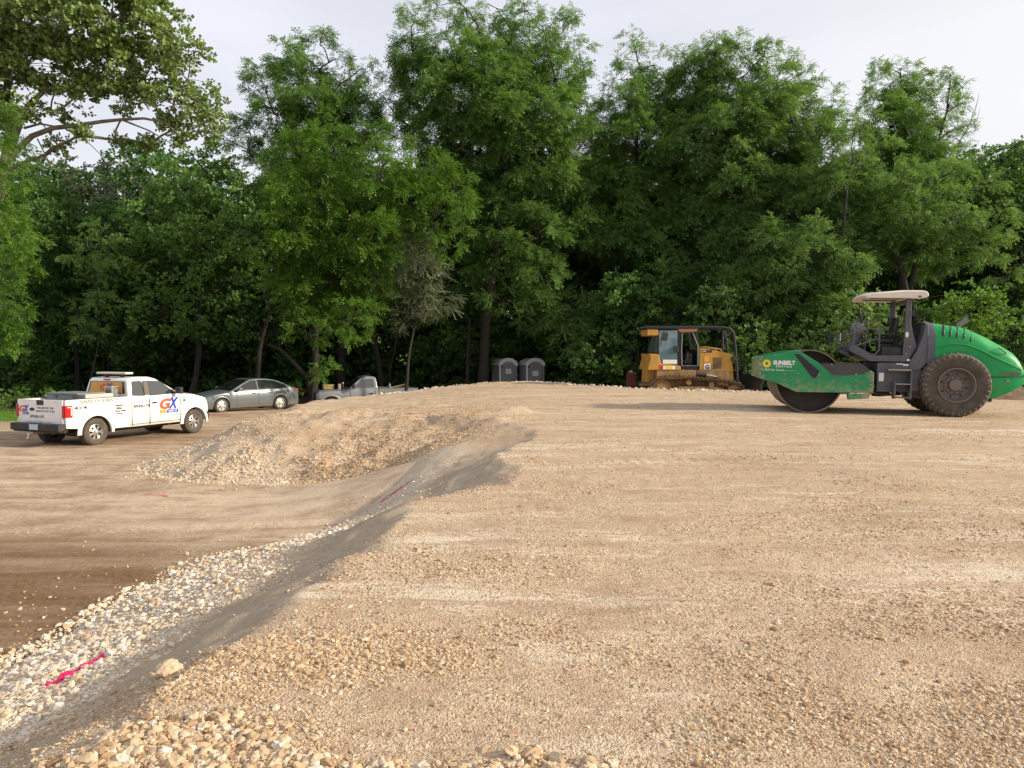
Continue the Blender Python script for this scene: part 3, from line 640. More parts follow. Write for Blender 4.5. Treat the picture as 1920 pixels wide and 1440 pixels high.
# ------------------------------------------------------------------ pickup builder (x forward from the rear axle)
def pickup(root, paint, WB, r, cab_back, cab_front, nose, tail, W=0.98, belt=1.33, roof=1.92, rail=1.35, zb=0.43, ws_top=2.3, side_wins=(), door_x=(), hood_z=1.33, nose_z=1.12, bumper='black', tw=.26, rimr=.225, spokes=7):
    P = M[paint]
    # cab and bonnet shell with the front wheel arch cut out of its lower edge
    st = []
    ar = r + .10
    xs_ = sorted(set([round(v, 3) for v in frange(cab_back, WB - ar - .001, 14) + [WB + ar * math.sin(a) for a in frange(-math.pi / 2, math.pi / 2, 16)] + frange(WB + ar + .001, nose, 5)]))
    for x in xs_:
        dz = ar * ar - (x - WB) ** 2
        z0 = max(zb, r * .98 + math.sqrt(dz)) if dz > 0 else zb
        if x > WB + ar: z0 = zb + .02
        zt = interp(x, [(cab_back, belt), (cab_front, belt + .02), (cab_front + .12, hood_z), (WB, hood_z - .03), (nose - .12, nose_z + .04), (nose, nose_z - .06)])
        w = W - .10 * max(0, (x - (nose - .35)) / .35) ** 2
        st.append((x, w, min(z0, zt - .1), zt, .035 if x > cab_front else .0))
    body = shell(st).build('cab_body', P, root, smooth=30)
    k = (roof - belt)
    yt = lambda z: (W - .045) * (1 - .17 * max(0, z - belt) / k)
    gp_ = [(cab_back + .005, belt - .03), (cab_back + .03, belt + .06), (cab_back + .10, roof - .10), (cab_back + .17, roof - .03), (cab_back + .5, roof), (ws_top - .25, roof - .01), (ws_top, roof - .07), (cab_front - .10, belt + .10), (cab_front + .05, belt - .03)]
    gh = MB().prism(gp_, -(W - .045), W - .045, fn=lambda x, y, z: (x, y * (1 - .17 * max(0, z - belt) / k), z), n=1).build('cab_roof', P, root, bevel=.035, seg=3)
    # windscreen and rear window
    hw_ = W - .045
    ws = MB().add([(cab_front - .03, s * hw_ * .93, belt + .055) for s in (-1, 1)] + [(ws_top + .06, s * hw_ * .80, roof - .095) for s in (1, -1)], [(0, 1, 2, 3)])
    ws.v = [(x + .03, y, z + .022) for x, y, z in ws.v]; ws.build('windscreen', M['glass'], root)
    rw = MB().add([(cab_back + .030, s * hw_ * .84, belt + .10) for s in (-1, 1)] + [(cab_back + .085, s * hw_ * .76, roof - .13) for s in (1, -1)], [(0, 1, 2, 3)])
    rw.v = [(x - .012, y, z) for x, y, z in rw.v]; rw.build('rear_window', M['glass'], root)
    for s in (-1, 1):
        for wp in side_wins:
            panel(rounded([(a - .02 if i in (0, 3) else a + .02, b) for i, (a, b) in enumerate(wp)], .05), yt, .001, s).build('window_frame', M['black'], root)
            panel(rounded(wp, .045), yt, .006, s).build('window', M['glassgrey'], root)
        for (a, b) in door_x:
            # door: outline grooves around the panel, with handle
            d = MB()
            for xx in (a, b): d.box(xx - .006, xx + .006, s * (W + .0055) - .006, s * (W + .0055) + .002, zb + .02, belt - .06)
            d.box(a, b, s * (W + .0055) - .006, s * (W + .0055) + .002, zb + .07, zb + .08)
            dr = d.build('door', M['black'], root)
        if door_x:
            a, b = door_x[-1]
            MB().box(a + .08, a + .27, s * (W + .004) - .008, s * (W + .03), belt - .24, belt - .195).build('handle', M['black'], dr, bevel=.01)
        mi = MB().box(cab_front - .26, cab_front - .12, s * (W + .03) - .0, s * (W + .26), belt + .02, belt + .23).build('wing_mirror', M['black'], root, bevel=.03, seg=3)
        MB().tube([(cab_front - .2, s * (W - .06), belt + .06), (cab_front - .19, s * (W + .06), belt + .08)], .025).build('mirror_arm', M['black'], mi)
        # bed side with wheel arch
        pts = [(tail, zb + .14), (tail, rail), (cab_back - .02, rail), (cab_back - .02, zb + .01), (ar, zb + .01)] + arch_pts(0, r * .98, ar, zb + .02)[::-1] + [(-ar - .02, zb + .10)]
        MB().prism(pts, s * (W - .07), s * W).build('bed_side', P, root, bevel=.014)
        MB().box(tail, cab_back - .03, s * (W - .075) - .02, s * (W - .0) - .02 * s + .0, rail, rail + .018).build('bed_rail', M['black'], root, bevel=.006)
        for cx in (0, WB):
            fl = MB(); n = 20; rings = []
            for i in range(n + 1):
                a = math.pi * (-.02 + 1.04 * i / n); c_, s2 = math.cos(a), math.sin(a)
                rings.append([(cx + c_ * rad, s * yy, r * .98 + s2 * rad) for rad, yy in ((ar - .012, W - .03), (ar - .012, W + .026), (ar + .015, W + .032), (ar + .05, W + .022), (ar + .10, W + .001), (ar + .10, W - .03))])
            fl.loft(rings); fl.build('wheel_arch', P, root, smooth=50)
        wheel(root, 0, s * (W - tw / 2 - .0), r, tw, rimr, s, spokes); wheel(root, WB, s * (W - tw / 2 - .0), r, tw, rimr, s, spokes)
        # front lamps
        MB().box(nose - .16, nose - .005, s * (W - .30) - .13, s * (W - .30) + .13, nose_z - .26, nose_z - .06).build('headlight', M['lens'], root, bevel=.02)
    MB().box(tail + .05, cab_back - .05, -W + .07, W - .07, zb + .28, zb + .34).box(cab_back - .09, cab_back - .03, -W + .07, W - .07, zb + .3, rail).build('bed_floor', M['black'], root)
    MB().box(-.2, WB + .35, -.42, .42, r * .75, zb + .12).box(tail + .1, 0, -.35, .35, r * .95, zb + .2).cyl((0, 0, r), .06, -.7, .7).cyl((WB, 0, r), .06, -.7, .7).cyl((0, 0, r), .16, -.17, .17).box(WB - .9, WB + .45, -W + .3, W - .3, zb + .15, zb + .6).build('chassis', M['black'], root, bevel=.01)
    MB().box(tail - .03, tail + .04, -W + .09, W - .09, zb + .16, rail + .0).build('tailgate', P, root, bevel=.014)
    MB().box(nose - .03, nose + .03, -W + .42, W - .42, nose_z - .38, nose_z - .08).build('grille', M['blackmetal'], root, bevel=.02)
    fb = MB()
    n = 12; fb.loft([[(nose + .10 - .16 * abs(y) ** 2.2 + dx, y * (W - .0), z) for dx, z in ((-.12, zb - .02), (.0, zb), (.02, zb + .14), (-.02, zb + .25), (-.14, zb + .27))] for y in frange(-1, 1, n)])
    fb.build('front_bumper', M[bumper], root, bevel=.008)
    return yt

# ------------------------------------------------------------------ white crew truck
def gx_logo(parent, loc, rot, s, ox=0.0, amber=True):
    """company mark: orange G leaning into a blue X, blue bar with DIG IT below; s = width"""
    Rm = Matrix.Rotation(rot[2], 3, 'Z') @ Matrix.Rotation(rot[0], 3, 'X')
    def off(u, v, w=0): return Vector(loc) + Rm @ Vector((u * s, v * s, w))
    text('logo', 'G', M['orange'], parent, off(0, .16, .000), rot, .60 * s, .46 * s, bold=.045, shear=.25)
    text('logo', 'X', M['blue'], parent, off(.44, .16, .003), rot, .56 * s, .50 * s, bold=.035, shear=.35)
    def quad(name, m, a, b, c, d, w):
        o = MB().add([off(*a, w), off(*b, w), off(*c, w), off(*d, w)], [(0, 1, 2, 3)]).build(name, m, parent); return o
    quad('logo', M['blue'], (.32, 0), (.98, 0), (.98, .14), (.40, .14), .001)
    if amber: quad('logo', M['amber'], (0, -.01), (.29, -.01), (.36, .15), (0, .15), .001)
    text('lettering', 'DIG IT', M['inkwhite'], parent, off(.45, .03, .004), rot, .45 * s, .08 * s, bold=.02)

YAW = 67.7
near = Vector((-11.86, 21.25)); ax = Vector((math.cos(R(YAW)), math.sin(R(YAW))))
o2 = near + Vector((-ax.y, ax.x)) * 0.98
tz = (ground_z(near.x, near.y) + ground_z(o2.x, o2.y)) / 2 + .0
truck = empty('pickup_truck', (o2.x, o2.y, -0.02), R(YAW), label='white extended-cab pickup truck with company lettering parked on the brown dirt lot', cat='pickup truck')
WB = 3.62
w1 = [(1.27, 1.36), (1.33, 1.79), (1.66, 1.80), (1.72, 1.335)]
w2 = [(1.90, 1.33), (1.86, 1.80), (2.36, 1.765), (2.93, 1.36)]
pickup(truck, 'white', WB, .392, 1.10, 3.05, 4.30, -.93, side_wins=(w1, w2), door_x=((1.20, 1.84), (1.845, 3.04)), ws_top=2.22)
for s in (-1, 1):
    # tall L-shaped lamps wrapping the rear corners
    lp = MB().box(-.965, -.74, s * .988 - .012, s * .988 + .012, .865, 1.20).box(-.975, -.94, s * .93 - .035, s * .93 + .055, .865, 1.20).build('tail_light', M['red'], truck, bevel=.008)
    MB().prism([(-.80, .92), (-.765, .92), (-.765, 1.165), (-.90, 1.165), (-.90, 1.135), (-.80, 1.135)], s * 1.002 - .002, s * 1.002 + .001).build('reversing_lens', M['redclear'], lp)
rb = MB().box(-1.16, -.94, -.98, .98, .50, .70).box(-1.11, -.92, -.93, .93, .46, .50).build('rear_bumper', M['black'], truck, bevel=.03, seg=3)
MB().box(-1.175, -1.16, -.17, .17, .53, .68).build('number_plate', mat('pale_blue_plate', (.45, .55, .62), .5), rb)
MB().tube([(-1.15, .02, .44), (-1.30, .02, .36), (-1.34, .02, .30), (-1.30, .02, .27)], .03).cyl((-1.33, .02, .42), .03, -.03, .03).box(-1.2, -.8, -.04, .08, .40, .47).build('tow_hitch', M['steel'], truck)
MB().box(-.970, -.958, -.14, .14, 1.20, 1.34).build('tailgate_handle', M['black'], truck, bevel=.01)
bdg = MB(); bdg.add([(-.967, .33 + .105 * math.cos(a), 1.075 + .045 * math.sin(a)) for a in frange(0, 2 * math.pi, 24)[:-1]], [tuple(range(24))]); bdg.build('oval_badge', M['blackmetal'], truck)
text('lettering', 'WE MOVE THE', M['ink'], truck, (-.966, .12, 1.095), REAR, .66, .052, bold=.015)
text('lettering', 'EARTH FOR YOU', M['ink'], truck, (-.966, .17, 1.005), REAR, .76, .052, bold=.015)
text('lettering', '479-925-1175', M['ink'], truck, (-.966, .42, .84), REAR, .56, .075, bold=.03)
text('lettering', 'www.gxdigit.com', M['inkgrey'], truck, (-.966, .62, .70), REAR, 1.05, .05)
gx_logo(truck, (-.967, .86, .93), REAR, .40, amber=False)
y0 = -.9865
text('lettering', 'SAFETY FIRST!', M['inkgrey'], truck, (-.50, y0, 1.235), NEAR_R, 1.22, .09, bold=.02)
text('lettering', '4', M['ink'], truck, (-.70, y0, 1.07), NEAR_R, .14, .095, bold=.01); text('lettering', 'X', M['redink'], truck, (-.555, y0, 1.07), NEAR_R, .12, .09, bold=.02)
text('lettering', '4', M['ink'], truck, (-.425, y0, 1.07), NEAR_R, .14, .095, bold=.01)
for i, (t, w) in enumerate((('Sitework', .28), ('Utilities', .24), ('Storm Water', .40), ('Clearing', .27))):
    text('lettering', '· ' + t, M['ink'], truck, (.60, y0, 1.08 - .083 * i), NEAR_R, w, .066, bold=.03)
y1 = -.9895
text('lettering', '479-925-1175', M['ink'], truck, (1.24, y1, .985), NEAR_R, .60, .095, bold=.03)
text('lettering', 'www.gxdigit.com', M['inkgrey'], truck, (1.28, y1, .925), NEAR_R, .50, .03)
gx_logo(truck, (2.22, y1 - .002, .76), NEAR_R, .74)
# fender vent badge
MB().box(3.16, 3.24, -.993, -.985, 1.09, 1.15).box(3.14, 3.36, -.990, -.984, 1.20, 1.215).build('fender_badge', M['ink'], truck)
# film with the mark on the rear window, brake lamp, roof light bar
fm = MB().add([(1.112, .70, 1.45), (1.112, -.70, 1.45), (1.160, -.64, 1.77), (1.160, .64, 1.77)], [(0, 1, 2, 3)])
film = fm.build('window_film', M['amber'], truck)
gt = Matrix.Rotation(R(-90), 3, 'Z')
for nm, ch, mm, yy, hh in (('logo', 'G', 'orange', .26, .22), ('logo', 'X', 'blue', .02, .24)):
    t = text(nm, ch, M[mm], film, (1.108 + (.003 if ch == 'G' else 0), yy, 1.50), (R(90 - 8), 0, R(-90)), .26, hh, bold=.04, shear=.2)
MB().box(1.15, 1.18, -.14, .14, 1.825, 1.865).build('brake_light', M['red'], truck, bevel=.008)
lb = MB().box(1.30, 1.58, -.62, .62, 2.0, 2.06).build('light_bar', M['cream'], truck, bevel=.015)
MB().box(1.38, 1.50, .30, .36, 1.91, 2.0).box(1.38, 1.50, -.36, -.30, 1.91, 2.0).build('bracket', M['blackmetal'], lb)
for s in (-1, 1): MB().box(1.70, 1.86, s * .905 - .008, s * .905 + .008, 1.36, 1.80, rot=Matrix.Rotation(R(10 * s), 3, 'X')).build('door_pillar', mat('brown_pillar', (.12, .10, .085), .4), truck)
# things carried in the bed
def on_truck(x, y, z): return truck.matrix_basis @ Vector((x, y, z))
bpy.context.view_layer.update(); TM = Matrix.Translation(truck.location) @ Matrix.Rotation(R(YAW), 4, 'Z')
def carried(name, x, y, z, label, cat): 
    p = TM @ Vector((x, y, z)); return empty(name, p, R(YAW), label=label, cat=cat)
tb = carried('toolbox', .42, 0, 1.32, 'long grey toolbox with metal end lying across the white pickup bed', 'toolbox')
MB().box(-.62, .28, -.74, .78, -.55, .13).build('box_body', M['greybox'], tb, bevel=.015)
MB().box(-.64, .30, -.50, .80, .13, .175).build('box_lid', M['greybox'], tb, bevel=.015)
MB().box(-.60, .30, -.80, -.745, -.02, .15).build('metal_end', M['alu'], tb, bevel=.01)
MB().box(-.655, -.64, -.42, -.32, .04, .10).box(-.655, -.64, .32, .42, .04, .10).build('latch', M['black'], tb)
pm_ = carried('water_pump', .90, -.52, 1.42, 'small grey motor pump standing between toolbox and cab of the white pickup', 'pump')
MB().cyl((0, 0, .10), .10, -.14, .14, 20).box(-.13, .13, -.12, .12, -.45, .02).build('motor', M['greybox'], pm_, bevel=.01)
MB().tube([(-.12, -.15, 0), (-.12, -.15, .22), (.12, -.15, .22), (.12, .15, .22), (-.12, .15, .22), (-.12, .15, 0)], .015).build('carry_frame', M['steel'], pm_)

# ------------------------------------------------------------------ old grey pickup behind the ramp
gpt = empty('pickup_truck', (-6.3, 39.3, -0.43), R(199), label='old light grey single-cab pickup half hidden behind the top of the ramp', cat='pickup truck')
gpt.scale = (1.1, 1.1, 1.1)
pickup(gpt, 'silver', 2.95, .36, .80, 2.15, 3.60, -1.05, W=.88, belt=1.12, roof=1.70, rail=1.12, zb=.42, ws_top=1.58, side_wins=([(.98, 1.17), (1.02, 1.57), (1.50, 1.56), (1.98, 1.17)],), door_x=((.95, 2.08),), hood_z=1.08, nose_z=.98, tw=.2, rimr=.19)
GM = Matrix.Translation(gpt.location) @ Matrix.Rotation(R(199), 4, 'Z') @ Matrix.Scale(1.1, 4)
def put(name, x, y, z, label, cat, group=None):
    return empty(name, GM @ Vector((x, y, z)), R(199), label=label, cat=cat, group=group)
t_ = put('wooden_box', 2.85, -.05, 1.10, 'flat raw-wood box lying on the bonnet of the old grey pickup', 'box')
MB().box(-.10, .42, -.42, .42, 0, .22).build('box_body', M['wood'], t_, bevel=.01); MB().box(-.11, .43, -.43, .43, .155, .165).box(-.11, .43, -.43, .43, .07, .08).build('board_gap', M['blackmetal'], t_)
t_ = put('paint_can', 2.52, .42, 1.10, 'small pale metal can standing on the bonnet of the old grey pickup', 'can')
c_ = MB()
c_.tube([(0, 0, 0), (0, 0, .26)], .085, 18).build('can_body', M['alu'], t_); MB().tube([(0, 0, .26), (0, 0, .28)], .09, 18).build('can_lid', M['steel'], t_)
t_ = put('marking_stake', 2.38, .52, 1.10, 'short reddish stake standing beside the can on the grey pickup bonnet', 'stake')
MB().tube([(0, 0, 0), (0, 0, .30)], .035, 8).build('stake_shaft', M['maroon'], t_); MB().tube([(0, 0, .30), (0, 0, .34)], .037, 8).build('stake_tip', M['sign'], t_)
t_ = put('fuel_can', .2, .35, 1.05, 'slim grey canister standing up in the bed of the old grey pickup', 'canister')
MB().tube([(0, 0, -.4), (0, 0, .22), (0, 0, .30)], [.07, .07, .04], 14).build('can_body', M['greybox'], t_); MB().tube([(0, 0, .30), (0, 0, .34)], .03, 10).build('can_cap', M['black'], t_)
t_ = put('plank', .0, -.1, 1.13, 'loose pale plank poking out over the bed of the old grey pickup', 'plank')
MB().box(-.7, .5, -.09, .09, .0, .04, rot=Matrix.Rotation(R(12), 3, 'Y')).build('board', M['wood'], t_)

# ------------------------------------------------------------------ slate sedan (x forward from the rear axle)
fwx, rwx = Vector((-12.60, 32.35)), Vector((-10.72, 34.5)); dv = (fwx - rwx).normalized(); sy = math.atan2(dv.y, dv.x)
so = rwx + Vector((dv.y, -dv.x)) * .9    # near side is +y
sedan = empty('sedan', (so.x, so.y, 0.0), sy, label='slate grey four-door sedan parked nose-left behind the ramp', cat='car')
WBs = 2.85; rs = .325; st = []; ar = .39
def arch_z(x, z0):
    for c_ in (0, WBs):
        dz = ar * ar - (x - c_) ** 2
        if dz > 0: z0 = max(z0, rs + math.sqrt(dz))
    return z0
xs_ = sorted(set([round(v, 3) for v in frange(-1.02, -ar, 6) + [ar * math.sin(a) for a in frange(-math.pi / 2, math.pi / 2, 14)] + frange(ar, WBs - ar, 10) + [WBs + ar * math.sin(a) for a in frange(-math.pi / 2, math.pi / 2, 14)] + frange(WBs + ar, 3.82, 6)]))
for x in xs_:
    zt = interp(x, [(-1.02, .84), (-.92, 1.0), (-.5, 1.03), (.3, 1.0), (2.2, .95), (2.5, .93), (3.2, .82), (3.6, .70), (3.82, .54)])
    w = .905 - .16 * max(0, (x - 3.1) / .72) ** 2 - .12 * max(0, (-.45 - x) / .57) ** 2
    st.append((x, w, min(arch_z(x, .20 if x < 3.5 else .22), zt - .08), zt, .05 if (x > 2.3 or x < -.3) else .0))
shell(st).build('body', M['slate'], sedan, smooth=35)
ytS = lambda z: .86 * (1 - .30 * max(0, z - .96) / .5)
roofp = [(-.72, .98), (-.62, 1.05), (-.28, 1.23), (.10, 1.37), (.55, 1.445), (1.0, 1.46), (1.40, 1.42), (1.85, 1.22), (2.42, .94), (2.45, .90)]
MB().prism(roofp, -.86, .86, fn=lambda x, y, z: (x, y * (1 - .30 * max(0, z - .96) / .5), z + (.0)), n=1).build('cabin_roof', M['slate'], sedan, bevel=.04, seg=3)
def onroof(a, b, w, th):    # glass between two roof-profile points
    (xa, za), (xb, zb2) = a, b; nx, nz_ = -(zb2 - za), (xb - xa); L = math.hypot(nx, nz_); nx, nz_ = nx / L * th, nz_ / L * th
    if nz_ < 0: nx, nz_ = -nx, -nz_
    return MB().add([(xa + nx, -ytS(za) * w, za + nz_), (xa + nx, ytS(za) * w, za + nz_), (xb + nx, ytS(zb2) * w, zb2 + nz_), (xb + nx, -ytS(zb2) * w, zb2 + nz_)], [(0, 1, 2, 3)])
g = MB(); pts = [(2.38, .96), (1.88, 1.205), (1.44, 1.40)]
g.loft([[(p[0] + .012, y * ytS(p[1]) * .90, p[1] + .018) for y in (-1, -.5, 0, .5, 1)] for p in pts], closed=False, cap=False); g.build('windscreen', M['glass'], sedan)
g = MB(); pts = [(-.60, 1.06), (-.28, 1.24), (.06, 1.365)]
g.loft([[(p[0] - .012, y * ytS(p[1]) * .88, p[1] + .018) for y in (-1, -.5, 0, .5, 1)] for p in pts], closed=False, cap=False); g.build('rear_window', M['glass'], sedan)
for s in (-1, 1):
    wf = [(1.12, .99), (1.10, 1.39), (1.38, 1.37), (1.80, 1.19), (2.12, .99)]; wr = [(-.42, 1.04), (-.18, 1.20), (.20, 1.34), (.60, 1.395), (1.05, 1.395), (1.05, .99), (.2, .99)]
    for wp in (wf, wr):
        panel(rounded(wp, .03), ytS, .007, s).build('window', M['glass'], sedan)
    ln = MB(); 
    for xx in (-.0 + .30, 1.09, 2.15): ln.box(xx - .005, xx + .005, s * .909 - .003, s * .909 + .003, .30, .93)
    dr = ln.build('door', M['blackmetal'], sedan)
    for xx in (.42, 1.22): MB().box(xx, xx + .17, s * .91 - .0, s * .935, .80, .835).build('handle', M['slate'], dr, bevel=.008)
    MB().box(1.98, 2.14, s * .93, s * 1.10, .97, 1.09).build('wing_mirror', M['slate'], sedan, bevel=.03, seg=3)
    MB().box(-.45, 2.2, s * .905 - .002, s * .905 + .01, .975, .985).build('belt_trim', M['chrome'], sedan)
    MB().box(-1.03, -.86, s * .70 - .12, s * .70 + .10, .78, .95).build('tail_light', M['red'], sedan, bevel=.02)
    MB().box(3.45, 3.72, s * .66 - .13, s * .66 + .09, .56, .69).build('headlight', M['lens'], sedan, bevel=.03, seg=3)
    for cx in (0, WBs):
        wheel(sedan, cx, s * (.90 - .10), rs, .2, .215, s, 6, mt='rubber', mr='alu', open_=.85)
        n = 18; MB().loft([[(cx + math.cos(a) * rad, s * yy, rs + math.sin(a) * rad) for rad, yy in ((ar - .01, .87), (ar - .01, .918), (ar + .03, .914), (ar + .05, .90), (ar + .05, .87))] for a in frange(-.05, math.pi + .05, n)]).build('wheel_arch', M['slate'], sedan, smooth=50)
MB().box(-.6, 3.3, -.6, .6, .16, .5).build('floor_pan', M['black'], sedan); MB().box(3.74, 3.83, -.4, .4, .30, .46).build('grille', M['blackmetal'], sedan, bevel=.02)

# ------------------------------------------------------------------ portable toilets
def toilet(x, y, z, yaw, label):
    t = empty('portable_toilet', (x, y, z), R(yaw), label=label, cat='portable toilet', group='portable toilets behind the pad')
    w, d = .56, .56   # front faces -y
    MB().box(-w - .04, w + .04, -d - .03, d + .03, 0, .10).build('skid', M['black'], t, bevel=.02)
    b = MB().box(-w, w, -d + .02, d, .10, 1.98)
    for s in (-1, 1):
        for k in range(6): b.box(s * (w + .004) - .012, s * (w + .004) + .012, -d + .12 + k * .18, -d + .20 + k * .18, .25, 1.85)
    b.build('wall', M['potty'], t, bevel=.008)
    arc = [(w * 1.02 * math.cos(a), 1.94 + .36 * math.sin(a) ** .85) for a in frange(0.0001, math.pi - .0001, 16)]
    rf = MB(); rf.prism([(w + .03, 1.90)] + [(p[0] * 1.04, p[1]) for p in arc] + [(-w - .03, 1.90)], -d - .0, d + .03); roof_ = rf.build('roof', M['pottylight'], t, bevel=.02)
    n = 14; fr = MB(); fr.loft([[(math.cos(a) * (ra), -d - dy, 1.88 + math.sin(a) * rz_) for ra, rz_, dy in ((w * .80, .26, .05), (w * 1.10, .45, .05), (w * 1.10, .45, -.05), (w * .80, .26, -.05))] for a in frange(0, math.pi, n)])
    fr.build('roof_front', M['pottylight'], t, bevel=.01)
    for s in (-1, 1): MB().box(s * (w - .05) - .05, s * (w - .05) + .05, -d - .03, -d + .03, .1, 1.90).build('corner_post', M['pottylight' if s < 0 else 'potty'], t, bevel=.01)
    dp = [(-.40, .14), (.40, .14), (.40, 1.86)] + [(.40 * math.cos(a), 1.86 + .24 * math.sin(a)) for a in frange(.05, math.pi - .05, 10)] + [(-.40, 1.86)]
    door = MB().prism(dp, -d - .035, -d + .03).build('door', M['potty'], t, bevel=.012)
    MB().box(-.30, .30, -d - .045, -d - .034, .35, 1.25).build('door_panel', M['potty'], door, bevel=.01)
    for zz in (.45, 1.75): MB().box(-.45, -.36, -d - .06, -d - .03, zz, zz + .14).build('hinge', M['black'], door)
    MB().box(.30, .38, -d - .07, -d - .034, .95, 1.1).build('handle', M['black'], door)
    sg = MB().box(-.18, .18, -d - .05, -d - .036, 1.42, 1.70).build('sign', M['sign'], door)
    MB().tube([(.25, .25, 2.1), (.25, .25, 2.42)], .05, 12).build('vent_pipe', M['black'], t)
    return t, sg, d
for (x, y, yaw, lab, sx) in ((-.45, 43.6, 24, 'left one of the two dark grey portable toilets, its white door sign set higher', 0), (1.15, 43.6, 20, 'right one of the two dark grey portable toilets, its white door sign set lower', -.12)):
    t, sg, d = toilet(x, y, 0.0, yaw, lab)
    sg.location.z = sx
    for i, (wd, ww) in enumerate((('PORTABLE', .28), ('RESTROOM', .28))): text('lettering', wd, M['inkgrey'], sg, (-.14, -d - .052, 1.57 - .07 * i), NEAR_R, ww, .045)

# ------------------------------------------------------------------ roller (x forward from the rear axle, near side is +y)
f_ang = 166.63; u = Vector((math.cos(R(f_ang)), math.sin(R(f_ang)))); ln_ = Vector((-u.y, u.x))
tc_ = Vector((10.28, 17.26)) - ln_ * 1.05
roller = empty('road_roller', (tc_.x, tc_.y, 1.12), rot=(Matrix.Rotation(R(f_ang), 3, 'Z') @ Matrix.Rotation(R(-1.3), 3, 'Y')).to_euler(), label='green and grey single-drum soil compactor standing on the compacted pad', cat='road roller')
GW, n, l, b = nodes('scratched_green_paint'); b.inputs['Roughness'].default_value = 0.5; b.inputs['Coat Weight'].default_value = 0.15
ov = n.new('ShaderNodeTexCoord').outputs['Object']
c = N_mix(n, l, N_range(n, l, N_noise(n, l, ov, 3, 5), .3, .7), (0.0, 0.19, 0.06), (0.0, 0.26, 0.085))
scr = N_noise(n, l, ov, 5, 8, 0.75, (0.5, 1, 9)); blot = N_noise(n, l, ov, 1.6, 3)
c = N_mix(n, l, N_math(n, l, 'MULTIPLY', N_range(n, l, scr, .60, .66), N_range(n, l, blot, .42, .6, 0, .8)), c, (0.16, 0.32, 0.17))
sep_ = n.new('ShaderNodeSeparateXYZ'); l.new(ov, sep_.inputs[0])
tip = N_range(n, l, sep_.outputs['X'], 4.18, 4.44); tip2 = N_range(n, l, sep_.outputs['X'], 2.0, 1.8)
c = N_mix(n, l, N_math(n, l, 'MULTIPLY', N_math(n, l, 'MAXIMUM', tip, N_math(n, l, 'MULTIPLY', tip2, .6)), N_range(n, l, N_noise(n, l, ov, 7, 6, .7), .44, .56)), c, N_mix(n, l, N_range(n, l, N_noise(n, l, ov, 14, 3), .4, .6), (0.30, 0.11, 0.05), (0.42, 0.33, 0.24)))
dst = N_math(n, l, 'MULTIPLY', N_range(n, l, sep_.outputs['Z'], .85, .5), N_range(n, l, N_noise(n, l, ov, 5, 7, .7), .42, .62, 0, .7))
c = N_mix(n, l, dst, c, (0.36, 0.28, 0.2)); l.new(c, b.inputs['Base Color'])
def Z(p): return [(x, z - 1.12 - .025 * x) for x, z in p]
# drum
dc = (3.22, 0, .755); dr_ = .765
dm = MB().lathe([(dr_ - .035, -1.03), (dr_ - .035, -1.065), (dr_, -1.07), (dr_, 1.07), (dr_ - .035, 1.065), (dr_ - .035, .80), (.30, .80), (.30, .84), (.001, .84)], dc, 72).build('drum', mat('dusty_drum_steel', (.17, .135, .105), .6, .4, var=.3, vscale=5), roller, smooth=30)
MB().lathe([(dr_ - .038, 1.03), (dr_ - .045, .84), (.32, .83), (.31, .93), (.001, .95)], dc, 56).lathe([(dr_ - .038, -1.03), (dr_ - .045, -.84), (.32, -.83), (.31, -.93), (.001, -.95)], dc, 56).split('drum_disc', M['drumdark'], dm)
# yoke side plates
fr = Z([(4.39, 2.521), (4.34, 2.546), (3.60, 2.703), (3.48, 2.692), (3.01, 2.379), (2.076, 2.364), (1.809, 2.17), (1.80, 1.69), (3.52, 1.697), (3.99, 1.918), (4.385, 2.025)])
slot = Z([(3.60, 2.613), (3.48, 2.613), (3.007, 2.198), (3.089, 2.035), (3.174, 2.053)])
for s in (-1, 1):
    a, b_ = (1.10, 1.17) if s > 0 else (-1.17, -1.10)
    pl = MB().prism(fr, a, b_).build('side_plate', GW, roller, bevel=.012)
    MB().prism(slot, (1.165 if s > 0 else -1.174), (1.174 if s > 0 else -1.165)).build('slot', M['blackmetal'], pl)
    bo = MB()
    for bx, bz in [(4.35, 2.48), (4.03, 2.60), (2.75, 2.36), (3.80, 2.14), (3.50, 2.14), (3.02, 2.12), (2.20, 2.13), (1.87, 2.10), (3.80, 1.99), (3.50, 1.98), (3.02, 1.96), (2.70, 1.96), (2.20, 1.99), (1.87, 1.99), (3.50, 1.83), (3.02, 1.82), (2.70, 1.81), (2.20, 1.85), (1.87, 1.88), (2.20, 1.73), (1.87, 1.73), (4.28, 2.10)]:
        bo.cyl((bx, 0, bz - 1.12 - .025 * bx), .022, s * 1.168, s * 1.19, 8)
    bo.split('bolt', M['steel'], pl)
    MB().prism(Z([(2.361, 1.66), (1.865, 1.665), (1.896, 1.56), (2.342, 1.53)]), s * 1.0, s * 1.16).build('scraper_bracket', GW, pl, bevel=.01)
